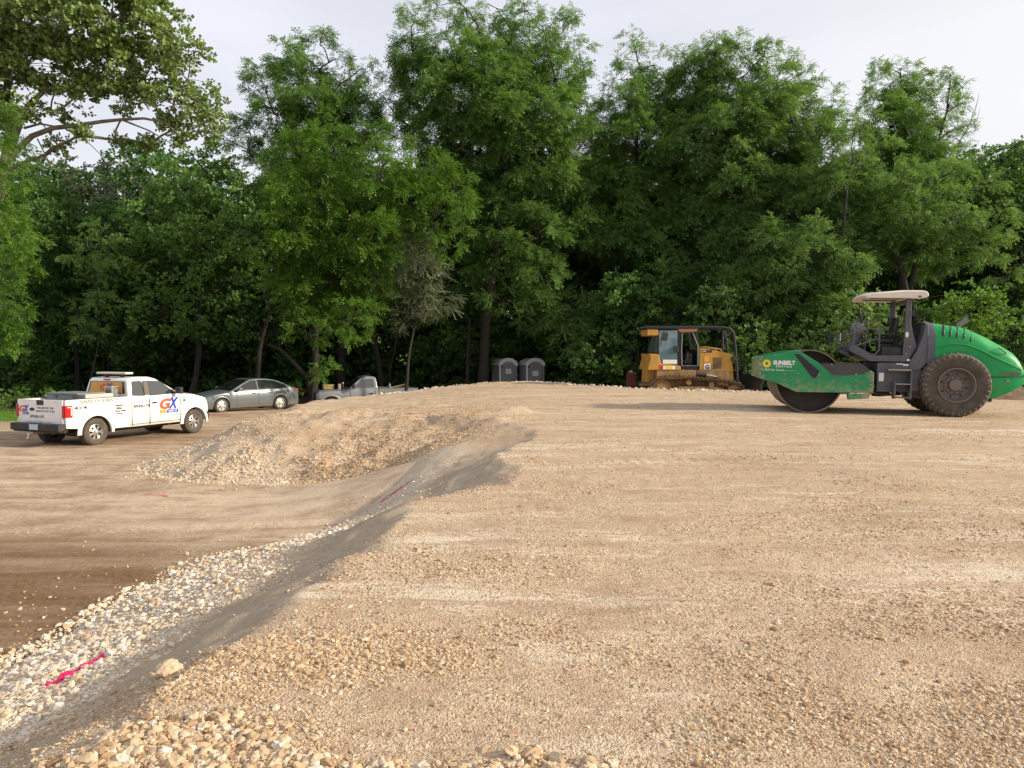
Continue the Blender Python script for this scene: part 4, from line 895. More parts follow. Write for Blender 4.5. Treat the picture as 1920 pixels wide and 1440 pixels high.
# cross members and sloping walkway plates
MB().prism(Z([(4.38, 2.50), (4.34, 2.53), (4.10, 2.56), (4.10, 2.20), (4.30, 2.02), (4.38, 2.03)]), -1.10, 1.10).build('front_cross_beam', GW, roller, bevel=.01)
MB().prism(Z([(3.03, 2.405), (2.07, 2.39), (1.80, 2.19), (1.80, 2.10), (2.05, 2.10), (2.2, 2.32), (2.6, 2.34)]), -.97, .97).build('walkway', M['antislip'], roller, bevel=.01)
MB().add([(x, y, z) for (x, z), y in zip(Z([(3.02, 2.385), (2.07, 2.37), (1.88, 2.215), (2.05, 2.13), (2.47, 2.095), (2.72, 2.105)]), [1.172] * 6)] + [(x, 1.16, z) for x, z in Z([(3.02, 2.385), (2.07, 2.37), (1.88, 2.215), (2.05, 2.13), (2.47, 2.095), (2.72, 2.105)])], [(0, 1, 2, 3, 4, 5), (11, 10, 9, 8, 7, 6)] + [(i, (i + 1) % 6, 6 + (i + 1) % 6, 6 + i) for i in range(6)]).build('antislip_patch', M['antislip'], roller)
MB().prism(Z([(2.10, 2.2), (1.80, 2.1), (1.80, 1.70), (2.10, 1.70)]), -1.10, 1.10).build('rear_cross_beam', GW, roller, bevel=.01)
MB().box(2.6, 3.8, .86, 1.10, .62, .88).box(2.6, 3.8, -1.10, -.86, .62, .88).split('drum_mount', M['drumdark'], roller)
# articulation and hoses
MB().box(1.25, 1.85, -.35, .35, .48, .95).tube([(1.45, 0, .40), (1.45, 0, 1.18)], .14, 16).build('articulation_joint', M['black'], roller, bevel=.01)
hs = MB()
for y, z, dz in ((.5, .85, .18), (.42, .7, .1), (.3, 1.0, .15), (-.4, .85, .2)): hs.tube([(1.2, y, z), (1.4, y + .05, z + dz), (1.65, y + .03, z + dz * .8), (1.9, y, z - .02)], .022, 8)
hs.split('hydraulic_hose', M['black'], roller)
MB().tube([(1.15, .62, .62), (1.82, .62, .66)], .045, 12).build('steering_cylinder', M['green'], roller)
MB().tube([(1.1, .7, .50), (1.5, .72, .47), (1.8, .7, .52)], .03, 8).build('hose', M['black'], roller)
# platform frame, lower body, steps
PF_ = Z([(0.972, 2.421), (1.83, 2.436), (2.296, 2.684), (2.298, 2.791), (2.15, 2.809), (1.817, 2.578), (0.98, 2.571)])
for y in (.74, -.80): MB().prism(PF_, y, y + .06).build('platform_frame', M['grey'], roller, bevel=.01)
MB().prism(Z([(0.80, 2.41), (1.83, 2.44), (2.28, 2.69), (2.26, 2.75), (1.80, 2.50), (0.8, 2.47)]), -.74, .74).build('platform', M['grey'], roller)
MB().prism(Z([(1.666, 2.401), (.70, 2.403), (.70, 1.735), (1.326, 1.70), (1.653, 1.709)]), -.74, .80).build('lower_body', M['grey'], roller, bevel=.015)
MB().box(1.51, 1.62, .803, .812, .80, 1.00).box(.98, 1.10, .803, .812, 1.18, 1.22).box(1.10, 1.25, .803, .812, 1.21, 1.235).split('sticker', M['sign'], roller)
stp = MB().box(.96, 1.47, .80, 1.04, 1.06, 1.10).build('step', M['steel'], roller, bevel=.008)
MB().box(.96, 1.32, .82, 1.06, .735, .765).build('step', M['steel'], roller, bevel=.008); MB().box(.96, 1.32, .84, 1.08, .42, .45).build('step', M['grey'], roller, bevel=.008)
MB().box(.955, .985, .82, 1.06, .40, 1.08).box(1.30, 1.33, .82, 1.06, .40, .80).box(.97, 1.32, .83, .90, .58, .60).build('step_frame', M['grey'], roller)
# posts with gusset, canopy
gus = Z([(1.072, 3.97), (.954, 3.97), (.949, 3.313), (.804, 2.788), (.972, 2.43), (1.10, 2.43), (1.10, 2.70), (1.083, 3.0)])
for y in (.66, -.74): 
    ps = MB().prism(gus, y, y + .08).build('canopy_post', M['grey'], roller, bevel=.012)
    bb = MB()
    for bx, bz in ((1.03, 3.0), (.95, 2.78), (1.03, 2.6)): bb.cyl((bx, 0, bz - 1.145), .02, y + .08, y + .09, 8)
    bb.split('bolt', M['steel'], ps)
MB().box(1.0, 1.06, .745, .75, 1.87, 1.98).box(.97, 1.03, .83, .835, 1.30, 1.34).split('sticker', M['sign'], roller)
MB().box(.96, 1.06, -.7, .7, 2.66, 2.76).box(.96, 1.06, -.7, .7, 2.1, 2.16).split('post_cross_bar', M['grey'], roller, bevel=.01)
cp = Z([(2.02, 4.01), (2.0, 4.06), (1.90, 4.10), (1.152, 4.15), (.72, 4.14), (.66, 4.09), (.65, 4.01), (.70, 3.975), (.843, 3.95), (1.082, 3.965), (1.98, 3.99)])
def cfn(x, y, z):
    k = abs(y) / .82; return (x - .04 * k ** 4, y, z - .045 * k ** 3)
MB().prism(cp, -.82, .82, fn=cfn, n=12).build('canopy', M['cream'], roller, bevel=.03, seg=3, smooth=50)
MB().box(.78, .84, .60, .84, 2.80, 2.84).box(1.05, 1.8, .35, .45, 2.79, 2.815).box(1.05, 1.8, -.45, -.35, 2.79, 2.815).split('canopy_support', M['grey'], roller)
# guard rails, console, seat
def rail(*paths, name='guard_rail', r_=.019, m='grey'):
    b = MB()
    for p in paths: b.tube(p, r_, 8)
    return b.build(name, M[m], roller)
for y in (.72, -.72):
    q = lambda pts: [(x, y, z) for x, z in Z(pts)]
    rail(q([(2.40, 3.04), (2.1, 3.16), (1.845, 3.225), (1.66, 3.18), (1.632, 3.10), (1.623, 2.70), (1.70, 2.60), (1.80, 2.60), (2.40, 2.93)]), q([(2.166, 2.80), (1.63, 2.99)]), q([(2.23, 2.72), (2.173, 3.15)]))
    rail(q([(2.10, 3.38), (1.70, 3.41), (1.645, 3.37), (1.632, 3.14)]), r_=.016)
rail([(2.30, -.72, 1.60), (2.34, 0, 1.62), (2.30, .72, 1.60)], [(2.40, -.72, 1.86), (2.42, .72, 1.86)])
MB().box(2.40, 2.50, .68, .80, 1.72, 1.96).build('front_lamp', M['black'], roller, bevel=.02); MB().box(2.50, 2.515, .70, .78, 1.75, 1.93).build('lamp_glass', M['lens'], roller)
MB().box(2.40, 2.50, -.80, -.68, 1.72, 1.96).build('front_lamp', M['black'], roller, bevel=.02)
MB().tube([(2.20, .1, 1.42), (2.05, .1, 1.75), (2.0, .1, 1.95)], [.11, .10, .13], 14).build('steering_column', M['grey'], roller)
MB().lathe([(.001, -.16), (.13, -.14), (.17, 0), (.13, .14), (.001, .16)], (1.98, .05, 2.08), 20).build('instrument_pod', M['greybox'], roller)
MB().tube([(1.80 + .19 * math.cos(a) * .5, .05 + .19 * math.sin(a), 2.06 + .19 * math.cos(a) * .6) for a in frange(0, 2 * math.pi, 20)], .014, 6).build('steering_wheel', M['black'], roller)
sb_ = MB().box(1.16, 1.58, -.25, .27, 1.72, 1.84).build('seat', M['seat'], roller, bevel=.04, seg=3)
MB().box(1.08, 1.20, -.24, .26, 1.82, 2.36, rot=Matrix.Rotation(R(-8), 3, 'Y')).build('backrest', M['seat'], sb_, bevel=.04, seg=3)
MB().box(1.2, 1.5, -.2, .22, 1.40, 1.72).box(1.12, 1.5, .32, .40, 1.90, 1.95).box(1.12, 1.5, -.40, -.32, 1.90, 1.95).box(1.1, 1.55, .40, .66, 1.36, 1.62).build('seat_base', M['black'], roller, bevel=.02)
rail([(1.15, .35, 1.92), (1.35, .35, 2.0), (1.50, .35, 2.12)], name='lever', r_=.014, m='black')
# mirrors
rail([(2.12, .78, 2.30), (2.20, .86, 2.12), (2.13, .78, 2.02)], name='mirror_arm', r_=.012); MB().box(2.07, 2.11, .76, .90, 2.16, 2.52, rot=Matrix.Rotation(R(15), 3, 'Y')).build('mirror', M['black'], roller, bevel=.015)
MB().box(.68, .93, .78, .86, 2.33, 2.345, rot=Matrix.Rotation(R(38), 3, 'Y')).box(.90, .95, .74, .80, 2.36, 2.50).build('mirror', M['black'], roller, bevel=.005)
# engine hood: lofted shell with rounded shoulders
top = [(.565, 3.375), (.42, 3.343), (.246, 3.325), (-.254, 3.234), (-.69, 3.02), (-1.05, 2.80), (-1.30, 2.62), (-1.42, 2.45), (-1.50, 2.10)]
def topz(x): return interp(-x, [(-p[0], p[1]) for p in top])
def hood_ring(x, zb_, w, zt=None):
    zt = zt or topz(x); pr_ = [(w, zb_), (w + .01, zb_ + (zt - zb_) * .35), (w - .01, zb_ + (zt - zb_) * .62), (w - .07, zb_ + (zt - zb_) * .80), (w - .17, zb_ + (zt - zb_) * .93), (w - .34, zt - .015), (w * .3, zt + .01)]
    return [(x, y, z - 1.12 - .025 * x) for y, z in pr_] + [(x, -y, z - 1.12 - .025 * x) for y, z in pr_[::-1]]
low = [(.53, 2.40), (.40, 2.48), (.27, 2.565), (.12, 2.61), (-.05, 2.61), (-.20, 2.58), (-.36, 2.52), (-.50, 2.42), (-.62, 2.28), (-.72, 2.12), (-.78, 2.07), (-1.1, 2.07), (-1.35, 2.08), (-1.50, 2.09)]
def lowz(x): return interp(-x, [(-p[0], p[1]) for p in low])
def hw_(x): return .86 - .10 * max(0, (-x - .9) / .6) ** 2
hx = [.44, .40, .33, .27, .2, .12, .0, -.1, -.2, -.3, -.4, -.5, -.58, -.65, -.72, -.8, -.95, -1.1, -1.25, -1.37, -1.45, -1.50]
hood = MB().loft([hood_ring(x, lowz(x), hw_(x)) for x in hx]).build('engine_hood', M['green'], roller, smooth=45)
# raised fender brow over the wheel
for s in (-1, 1):
    br = MB(); br.tube([(x, s * (hw_(x) + .012), z - 1.12 - .025 * x) for x, z in [(.40, 2.76), (.1, 2.84), (-.2, 2.82), (-.5, 2.70), (-.8, 2.53), (-1.1, 2.38), (-1.4, 2.24)]], [.012, .02, .022, .022, .02, .016, .008], 8)
    br.build('hood_crease', M['green'], hood, smooth=60)
    vt = MB()
    for k in range(5):
        x0 = .22 - .145 * k
        pts_ = []
        for t_ in frange(0, 1, 5):
            z0 = topz(x0) ; w0 = hw_(x0); y_ = [w0 - .28, w0 - .20, w0 - .14, w0 - .085, w0 - .04, w0 - .02][min(5, round(t_ * 5))]; zz = [z0 - .03, z0 - .06, z0 - .11, z0 - .165, z0 - .23, z0 - .30][min(5, round(t_ * 5))]
            pts_.append((x0 + .07 * t_, s * (y_ + .010), zz - 1.12 - .025 * x0 + .004))
        vt.tube(pts_, [.02, .028, .03, .03, .028, .02], 6)
    vt.split('vent_slot', M['blackmetal'], hood)
for s in (-1, 1):
    MB().tube([(x, s * (hw_(x) + .010), 2.075 - 1.12 - .025 * x) for x in (-.74, -.9, -1.1, -1.25, -1.37, -1.47)], .007, 6).build('panel_seam', M['blackmetal'], hood)
    MB().box(-1.12, -1.06, s * .875 - .01, s * .875 + .01, .86, .92).build('latch', M['steel'], hood, bevel=.005)
    MB().tube([(-.9, s * .80, 1.63), (-.9, s * .845, 1.645), (-1.05, s * .835, 1.53), (-1.05, s * .80, 1.52)], .012, 6).build('handle', M['black'], hood)
# grey cowl at the front of the hood
cow = MB().loft([hood_ring(x, zb_, .865, zt) for x, zb_, zt in ((.60, 2.38, 3.365), (.52, 2.38, 3.378), (.44, 2.44, 3.352))], closed=True)
cow.build('cowl', M['grey'], roller, smooth=45)
MB().prism(Z([(.60, 3.30), (.56, 2.75), (.53, 2.46), (.72, 2.25), (.97, 2.19), (.97, 2.42), (.82, 2.68), (.72, 3.0), (.66, 3.3)]), -.84, .84).build('cowl_panel', M['grey'], roller, bevel=.02)
MB().prism(Z([(.66, 3.34), (.90, 2.66), (.98, 2.44), (.93, 2.44), (.60, 3.34)]), -.5, .5).build('intake_grille', M['blackmetal'], roller)
# tail
tl = MB().loft([[(x, y, z - 1.12 - .025 * x) for y, z in ((w, zb_), (w + .01, zb_ + .2), (w, 2.065), (w * .5, 2.07), (-w * .5, 2.07), (-w, 2.065), (-w - .01, zb_ + .2), (-w, zb_))] for x, w, zb_ in ((-.73, .86, 1.57), (-.88, .86, 1.585), (-1.1, .86, 1.69), (-1.40, .82, 1.86), (-1.52, .76, 1.93))])
tail_ = tl.build('rear_ballast', M['green'], roller, bevel=.01, smooth=40)
text('lettering', 'HAMM', M['grey'], hood, (-.955, .874, 1.015), NEAR_L, .40, .105, bold=.03)
MB().box(-.9, .6, -.60, .60, .38, 1.10).cyl((0, 0, .76), .15, -.75, .75).box(-.5, .9, -.7, .7, .9, 1.3).build('rear_chassis', M['black'], roller, bevel=.02)
MB().tube([(-.16, .28, 2.05), (-.22, .28, 2.20), (-.40, .28, 2.33)], [.055, .055, .06], 14).build('exhaust_pipe', M['greybox'], roller)
# rear tyres with diamond lugs
for s in (-1, 1):
    c0 = s * .80; hwid = .29; rt = .745; rr = .40
    ty = MB().lathe([(rr, -hwid * .75), (rr + .09, -hwid * .98), (rr + .2, -hwid * 1.02), (rt - .045, -hwid * .92), (rt - .012, -hwid * .72), (rt, -hwid * .3), (rt, hwid * .3), (rt - .012, hwid * .72), (rt - .045, hwid * .92), (rr + .2, hwid * 1.02), (rr + .09, hwid * .98), (rr, hwid * .75)], n=64).build('tyre', M['dustrub'], roller, smooth=40)
    ty.location = (0, c0, .76)
    lg = MB(); nb = 34
    for k in range(nb):
        for j, (ya, yb, ra, rb_, ph) in enumerate(((-1.0, -.66, .035, .0, 0), (-.62, -.24, -.004, .0, .5), (-.19, .19, -.004, 0, 0), (.24, .62, -.004, .0, .5), (.66, 1.0, .035, 0, 0))):
            a = 2 * math.pi * (k + ph) / nb; rm = Matrix.Rotation(-a, 3, 'Y'); hz = .055
            r0 = rt - .02; pts_ = []
            for top_, sc_ in ((0, 1), (1, .82)):
                for yy, zz in ((ya, 0), ((ya + yb) / 2, -hz), (yb, 0), ((ya + yb) / 2, hz)):
                    ym = (ya + yb) / 2; y_ = ym + (yy - ym) * sc_; drop = .075 * max(0, abs(y_) - .62) / .38
                    pts_.append(rm @ Vector((r0 + .028 * top_ - drop - (0 if top_ else .02), y_ * hwid * 1.02, zz * sc_ * (1.15 if abs(ym) > .6 else 1))))
            lg.add(pts_, [(3, 2, 1, 0), (4, 5, 6, 7), (0, 1, 5, 4), (1, 2, 6, 5), (2, 3, 7, 6), (3, 0, 4, 7)])
    lg.build('tread', M['lug'], ty, smooth=30)
    o_ = s * hwid
    rim = MB().lathe([(rr + .01, o_ * .70), (rr + .01, o_ * .86), (rr - .02, o_ * .88), (rr - .045, o_ * .6), (rr - .05, o_ * .25), (rr - .08, o_ * .12), (.24, o_ * .12), (.21, o_ * .2), (.145, o_ * .22), (.14, o_ * .55), (.12, o_ * .6), (.001, o_ * .6)], n=48).build('rim', M['grey'], ty, smooth=35)
    hl = MB(); bt = MB()
    for k in range(8):
        a = 2 * math.pi * (k + .3) / 8; hl.cyl((.275 * math.cos(a), 0, .275 * math.sin(a)), .026, o_ * .12 - .006, o_ * .12 + .006, 10)
    for k in range(10):
        a = 2 * math.pi * k / 10; bt.cyl((.18 * math.cos(a), 0, .18 * math.sin(a)), .017, o_ * .2, o_ * .32, 8)
    hl.split('rim_hole', M['blackmetal'], rim); bt.split('wheel_nut', M['steel'], rim)
# lettering and sunflower mark on the near side plate
sp_y = 1.176
sf = MB(); cxs, czs = 4.215, 2.385 - 1.12 - .105
pts_ = []
for k in range(24):
    a = 2 * math.pi * k / 24; rr = .115 if k % 2 == 0 else .078
    pts_.append((cxs + rr * math.cos(a), sp_y, czs + rr * math.sin(a)))
inner_ = [(cxs + .036 * math.cos(2 * math.pi * k / 24), sp_y, czs + .036 * math.sin(2 * math.pi * k / 24)) for k in range(24)]
sf.add(pts_ + inner_, [(k, (k + 1) % 24, 24 + (k + 1) % 24, 24 + k) for k in range(24)])
sf.build('sun_emblem', M['sunyellow'], roller)
text('lettering', 'SUNBELT', M['inkwhite'], roller, (4.065, sp_y, 1.135), NEAR_L, .50, .105, bold=.05)
text('lettering', 'RENTALS', M['inkwhite'], roller, (4.0, sp_y, 1.075), NEAR_L, .36, .045, bold=.02, space=1.2)
text('lettering', '1-800 No Sweat', M['inkpale'], roller, (4.31, sp_y, .985), NEAR_L, .50, .055, bold=.03)
text('lettering', 'sunbeltrentals.com', M['inkpale'], roller, (3.82, sp_y, .99), NEAR_L, .28, .022)

# ------------------------------------------------------------------ bulldozer (x forward, near side is -y)
dz_ = empty('bulldozer', (7.3, 29.85, .70), 0, label='yellow crawler bulldozer with brush-guard bars standing behind the far edge of the pad', cat='bulldozer')
Y_ = M['yellow']
for s in (-1, 1):
    y_in, y_out = (.62, 1.08) if s > 0 else (-1.08, -.62)
    yc = (y_in + y_out) / 2
    # track loop
    loop = []
    def arc(cx, cz, r_, a0, a1, n=8): return [(cx + r_ * math.cos(a), cz + r_ * math.sin(a)) for a in frange(R(a0), R(a1), n)]
    loop = arc(-1.50, .56, .44, 110, 250, 9) + arc(1.32, .40, .38, -90, 75, 9) + [(.9, .84), (.2, .93), (-.5, 1.0), (-1.1, 1.03)]
    P_ = [Vector(p) for p in loop]; segs = [(P_[i], P_[(i + 1) % len(P_)]) for i in range(len(P_))]; tot = sum((b - a).length for a, b in segs); nsh = 46
    tr = MB(); ln2 = MB(); acc = 0; si = 0
    for k in range(nsh):
        tgt = tot * k / nsh
        while acc + (segs[si][1] - segs[si][0]).length < tgt: acc += (segs[si][1] - segs[si][0]).length; si += 1
        a, b = segs[si]; t = (b - a).normalized(); p = a + t * (tgt - acc); nn = Vector((t.y, -t.x)) * (1)
        cc = Vector((0, 0))
        if (p + nn * .1 - Vector((0, .5))).length < (p - Vector((0, .5))).length: nn = -nn
        q = [p - t * .085, p + t * .085, p + t * .085 + nn * .02, p - t * .085 + nn * .02]
        tr.prism([tuple(v) for v in q], y_in, y_out)
        g_ = [p + t * .05 + nn * .02, p + t * .075 + nn * .02, p + t * .07 + nn * .065, p + t * .055 + nn * .065]
        tr.prism([tuple(v) for v in g_], y_in, y_out)
        q = [p - t * .07 - nn * .09, p + t * .07 - nn * .09, p + t * .08, p - t * .08]
        ln2.prism([tuple(v) for v in q], yc - .10, yc - .06); ln2.prism([tuple(v) for v in q], yc + .06, yc + .10)
    tk = tr.build('track', M['track'], dz_); ln2.build('track_chain', M['track'], tk)
    spk = MB().cyl((-1.50, 0, .56), .33, yc - .06, yc + .06, 32)
    for k in range(20):
        a = 2 * math.pi * k / 20; c_ = (-1.50 + .35 * math.cos(a), .56 + .35 * math.sin(a)); spk.box(c_[0] - .03, c_[0] + .03, yc - .05, yc + .05, c_[1] - .03, c_[1] + .03, rot=Matrix.Rotation(-a, 3, 'Y'))
    spk.cyl((-1.50, 0, .56), .20, yc - s * .0 - .12, yc + .12, 24); spk.build('sprocket', M['mudyellow'], tk)
    MB().lathe([(.29, -.05), (.29, .05), (.2, .07), (.001, .08)], (1.32, yc, .40), 28).lathe([(.29, .05), (.29, -.05), (.2, -.07), (.001, -.08)], (1.32, yc, .40), 28).build('idler', M['mudyellow'], tk)
    for rx_, rz_ in ((-.46, .79), (.42, .70)): MB().cyl((rx_, 0, rz_), .10, yc - .16, yc + .16, 20).build('carrier_roller', M['mudyellow'], tk)
    rl = MB()
    for k in range(6): rl.cyl((-1.0 + k * .37, 0, .17), .11, yc - .12, yc + .12, 18)
    rl.split('track_roller', M['mudyellow'], tk)
    MB().prism([(-1.15, .25), (1.0, .25), (1.05, .50), (.6, .62), (-.8, .62), (-1.15, .45)], yc - .05 - .08, yc + .13).build('track_frame', M['mudyellow'], tk, bevel=.02)
    MB().tube([(-.1, s * 1.0, .30), (2.1, s * 1.18, .35)], .07, 8).build('push_arm', M['blackmetal'], dz_)
    # lamp, sweep bar
    sw = [(-2.1, s * .66, 2.93), (-.2, s * .66, 2.93), (.95, s * .62, 2.92), (1.2, s * .60, 2.88), (1.36, s * .58, 2.74), (1.42, s * .57, 2.45), (1.46, s * .56, 2.05), (1.53, s * .55, 1.2), (1.57, s * .55, .66)]
    MB().tube(sw, .05, 10).build('brush_guard', M['blackmetal'], dz_)
    MB().tube([(1.40, s * .6, 1.72), (1.52, s * .72, 1.74)], .02, 6).box(1.32, 1.46, s * .66 - .07, s * .66 + .07, 1.64, 1.80).build('headlight', M['black'], dz_)
MB().box(1.18, 1.22, -.42, .42, 2.84, 2.9).box(1.50, 1.56, -.5, .5, 1.2, 1.26).split('guard_cross_bar', M['blackmetal'], dz_)
# hull, hood
MB().box(-1.75, 1.2, -.56, .56, .45, 1.28).build('hull', M['mudyellow'], dz_, bevel=.03)
MB().prism([(-1.70, .9), (-1.7, 1.26), (-.2, 1.26), (-.2, 1.0), (-.35, .95)], -.98, .98).build('side_frame', M['mudyellow'], dz_, bevel=.01)
hd = MB().prism([(0, 1.21), (0.0, 2.10), (.25, 2.10), (1.37, 1.88), (1.40, 1.80), (1.30, 1.68), (1.36, 1.50), (1.44, .80), (1.0, .72), (.45, .72), (.02, .98)], -.50, .50).build('engine_hood', Y_, dz_, bevel=.025, seg=3)
for s in (-1, 1):
    MB().box(.60, .93, s * .503 - .004, s * .503 + .004, 1.23, 1.75).build('grille', mat('bronze_grille', (.10, .065, .03), .6, var=.3, vscale=60), hd)
    gl = MB()
    for k in range(22): gl.box(.605, .925, s * .508 - .003, s * .508 + .004, 1.245 + k * .023, 1.253 + k * .023)
    gl.build('grille_bar', M['mudyellow'], hd)
    MB().box(.0, .012, s * .52 - .02, s * .52 + .02, 1.22, 2.08).box(.25, .256, s * .502 - .002, s * .502 + .003, 1.2, 2.05).box(.25, 1.3, s * .502 - .002, s * .502 + .003, 1.13, 1.136).build('panel_seam', M['blackmetal'], hd)
    MB().box(1.05, 1.40, s * .503 - .003, s * .503 + .003, 1.12, 1.19).build('sticker', M['mudyellow'], hd)
    MB().tube([(1.16, s * .51, 1.72), (1.38, s * .51, 1.32)], .015, 6).build('hood_strut', M['amber'], hd)
MB().tube([(.27, -.32, 2.08), (.30, -.32, 2.17), (.95, -.32, 2.07), (.97, -.32, 1.98)], .022, 8).tube([(.27, .32, 2.08), (.30, .32, 2.17), (.95, .32, 2.07), (.97, .32, 1.98)], .022, 8).split('grab_rail', Y_, hd)
MB().tube([(1.12, .1, 1.95), (1.14, .1, 2.75)], .05, 12).build('exhaust_pipe', M['blackmetal'], dz_)
MB().box(.16, .56, -.508, -.502, 1.94, 2.04).build('model_plate', M['ink'], hd); text('lettering', 'D6K', M['inkwhite'], hd, (.18, -.511, 1.96), NEAR_R, .14, .06, bold=.01)
MB().box(.25, .50, -.508, -.502, 1.26, 1.50).build('sticker', M['sign'], hd); text('lettering', 'G', M['ink'], hd, (.29, -.511, 1.29), NEAR_R, .16, .17, bold=.05)
MB().box(.25, .42, -.507, -.502, 1.58, 1.80).build('sticker', M['amber'], hd)
# lift cylinder
MB().tube([(-.22, -.60, 1.10), (.30, -.62, 1.06)], .085, 14).tube([(-.22, .60, 1.10), (.30, .62, 1.06)], .085, 14).split('lift_cylinder', M['black'], dz_)
MB().tube([(.30, -.62, 1.06), (.78, -.64, .98)], .035, 12).tube([(.30, .62, 1.06), (.78, .64, .98)], .035, 12).split('cylinder_rod', M['chrome'], dz_)
MB().box(.74, .88, -.70, -.58, .75, 1.02).box(.74, .88, .58, .70, .75, 1.02).split('cylinder_bracket', M['mudyellow'], dz_)
# rear body and fenders
for s in (-1, 1):
    a, b = (.52, 1.0) if s > 0 else (-1.0, -.52)
    MB().prism([(-2.07, 1.26), (-.78, 1.26), (-.78, 1.42), (-1.56, 1.50), (-1.62, 1.86), (-1.99, 1.90), (-1.95, 1.72)], a, b).build('fender', Y_, dz_, bevel=.03)
MB().prism([(-2.05, .75), (-1.6, .75), (-1.6, 1.85), (-1.97, 1.88)], -.50, .50).build('rear_tank', Y_, dz_, bevel=.03)
MB().box(-1.46, -1.0, -1.008, -1.001, 1.29, 1.42).build('sticker', M['sign'], dz_); MB().box(-1.36, -1.1, -1.012, -1.006, 1.30, 1.41).build('sticker', M['sunyellow'], dz_); MB().box(-1.60, -1.47, -1.008, -1.001, 1.30, 1.45).build('sticker', M['redink'], dz_)
# cab: corner posts, roof, glass, swung-open door
fr_ = MB()
cw = .62
for s in (-1, 1):
    y0_, y1_ = (s * cw - .04, s * cw + .04)
    fr_.prism([(-1.80, 1.90), (-1.68, 1.90), (-1.55, 2.86), (-1.66, 2.86)], y0_, y1_)
    fr_.box(-1.62, -1.55, y0_, y1_, 1.45, 2.86); fr_.box(-.84, -.70, y0_, y1_, 1.32, 2.86)
    fr_.prism([(-.20, 2.86), (-.10, 2.86), (.03, 2.20), (.03, 1.28), (-.05, 1.28), (-.07, 2.18)], y0_, y1_)
    fr_.box(-1.6, .03, y0_, y1_, 1.26, 1.40)
fr_.box(-1.8, -1.7, -cw, cw, 1.86, 1.95); fr_.box(-.06, .02, -cw, cw, 1.30, 2.05)
cab = fr_.build('cab_frame', M['blackmetal'], dz_, bevel=.008)
MB().prism([(-2.06, 2.86), (-2.06, 2.92), (-.10, 2.92), (-.02, 2.86)], -.72, .72).build('cab_roof', M['blackmetal'], cab, bevel=.015)
MB().prism([(-.85, 2.87), (-.75, 2.74), (-.12, 2.76), (-.06, 2.86)], -.70, -.6).build('roof_lamp', mat('copper_lamp', (.35, .16, .07), .35, .3), cab)
MB().box(-.35, -.05, -.2, .1, 2.92, 2.97).build('beacon', M['amber'], cab, bevel=.01); MB().tube([(.1, -.1, 2.92), (.1, -.1, 3.0)], .012, 6).build('antenna', M['cream'], cab)
MB().box(-2.03, -1.60, -.70, .70, 2.60, 2.85).build('air_conditioner', Y_, dz_, bevel=.03)
MB().box(-1.56, -.83, -.655, -.645, 1.44, 2.80).box(-1.56, -.83, .645, .655, 1.44, 2.80).split('side_glass', M['sky_reflect_glass'], cab)
MB().add([(-1.74, -.6, 1.95), (-1.74, .6, 1.95), (-1.61, .6, 2.82), (-1.61, -.6, 2.82)], [(0, 1, 2, 3)]).build('rear_glass', M['sky_reflect_glass'], cab)
# inner door frame, handle box, mirror
MB().tube([(-.66, -.66, 1.42), (-.68, -.66, 2.0), (-.66, -.66, 2.72), (-.25, -.66, 2.72), (-.04, -.66, 2.2), (-.04, -.66, 1.42), (-.66, -.66, 1.42)], .022, 6).build('door_seal', M['greybox'], cab)
MB().box(-.98, -.80, -.70, -.65, 1.96, 2.20).build('door_handle', M['black'], cab, bevel=.02)
MB().tube([(-1.50, -.72, 2.25), (-1.50, -.78, 2.42), (-1.42, -.80, 2.75), (-1.25, -.78, 2.74)], .015, 6).box(-1.44, -1.26, -.80, -.76, 2.40, 2.70, rot=Matrix.Rotation(R(12), 3, 'Y')).build('mirror', M['black'], cab)
MB().box(-1.4, -.85, -.657, -.65, 1.50, 1.66).build('sticker', M['sign'], cab); 
MB().box(-1.5, .0, -.6, .6, 1.30, 1.36).build('cab_floor', M['black'], cab)
sb_ = MB().box(-.95, -.45, -.25, .25, 1.50, 1.66).build('seat', M['seat'], dz_, bevel=.03); MB().box(-1.02, -.88, -.24, .24, 1.62, 2.25, rot=Matrix.Rotation(R(-6), 3, 'Y')).build('backrest', M['greybox'], sb_, bevel=.03)
MB().box(-.40, -.15, -.3, .3, 1.36, 1.9).build('dashboard', M['black'], dz_, bevel=.03); MB().tube([(-.45, -.35, 1.5), (-.35, -.35, 1.95)], .02, 6).build('lever', M['greybox'], dz_)
# blade seen end-on ahead of the machine, steps at the back
bl = MB().loft([[(x, y, z) for x, z in ((2.15, 0.02), (2.28, .05), (2.22, .35), (2.24, .72), (2.40, 1.02), (2.34, 1.04), (2.14, .74), (2.10, .35))] for y in (-1.50, -.75, 0, .75, 1.50)]).build('blade', M['blackmetal'], dz_)
MB().box(2.0, 2.15, -1.5, 1.5, .0, .06).build('cutting_edge', M['steel'], bl)
MB().tube([(1.3, -.9, .45), (2.1, -1.15, .50)], .06, 8).tube([(1.3, .9, .45), (2.1, 1.15, .50)], .06, 8).split('blade_brace', M['blackmetal'], dz_)
MB().box(-2.35, -1.85, -.95, -.75, .66, .74).build('rear_step', M['track'], dz_)
tk_ = empty('fuel_tank', (5.05, 31.2, .62), 0, label='dark red metal tank just behind the rear of the yellow bulldozer', cat='tank')
MB().box(-.22, .10, -.45, .45, .10, 1.20).build('tank_body', M['maroon'], tk_, bevel=.05, seg=3); MB().box(-.25, .13, -.40, -.30, 0, .12).box(-.25, .13, .30, .40, 0, .12).split('skid', M['black'], tk_); MB().tube([(-.1, 0, 1.20), (-.1, 0, 1.26)], .07, 12).build('filler_cap', M['steel'], tk_)

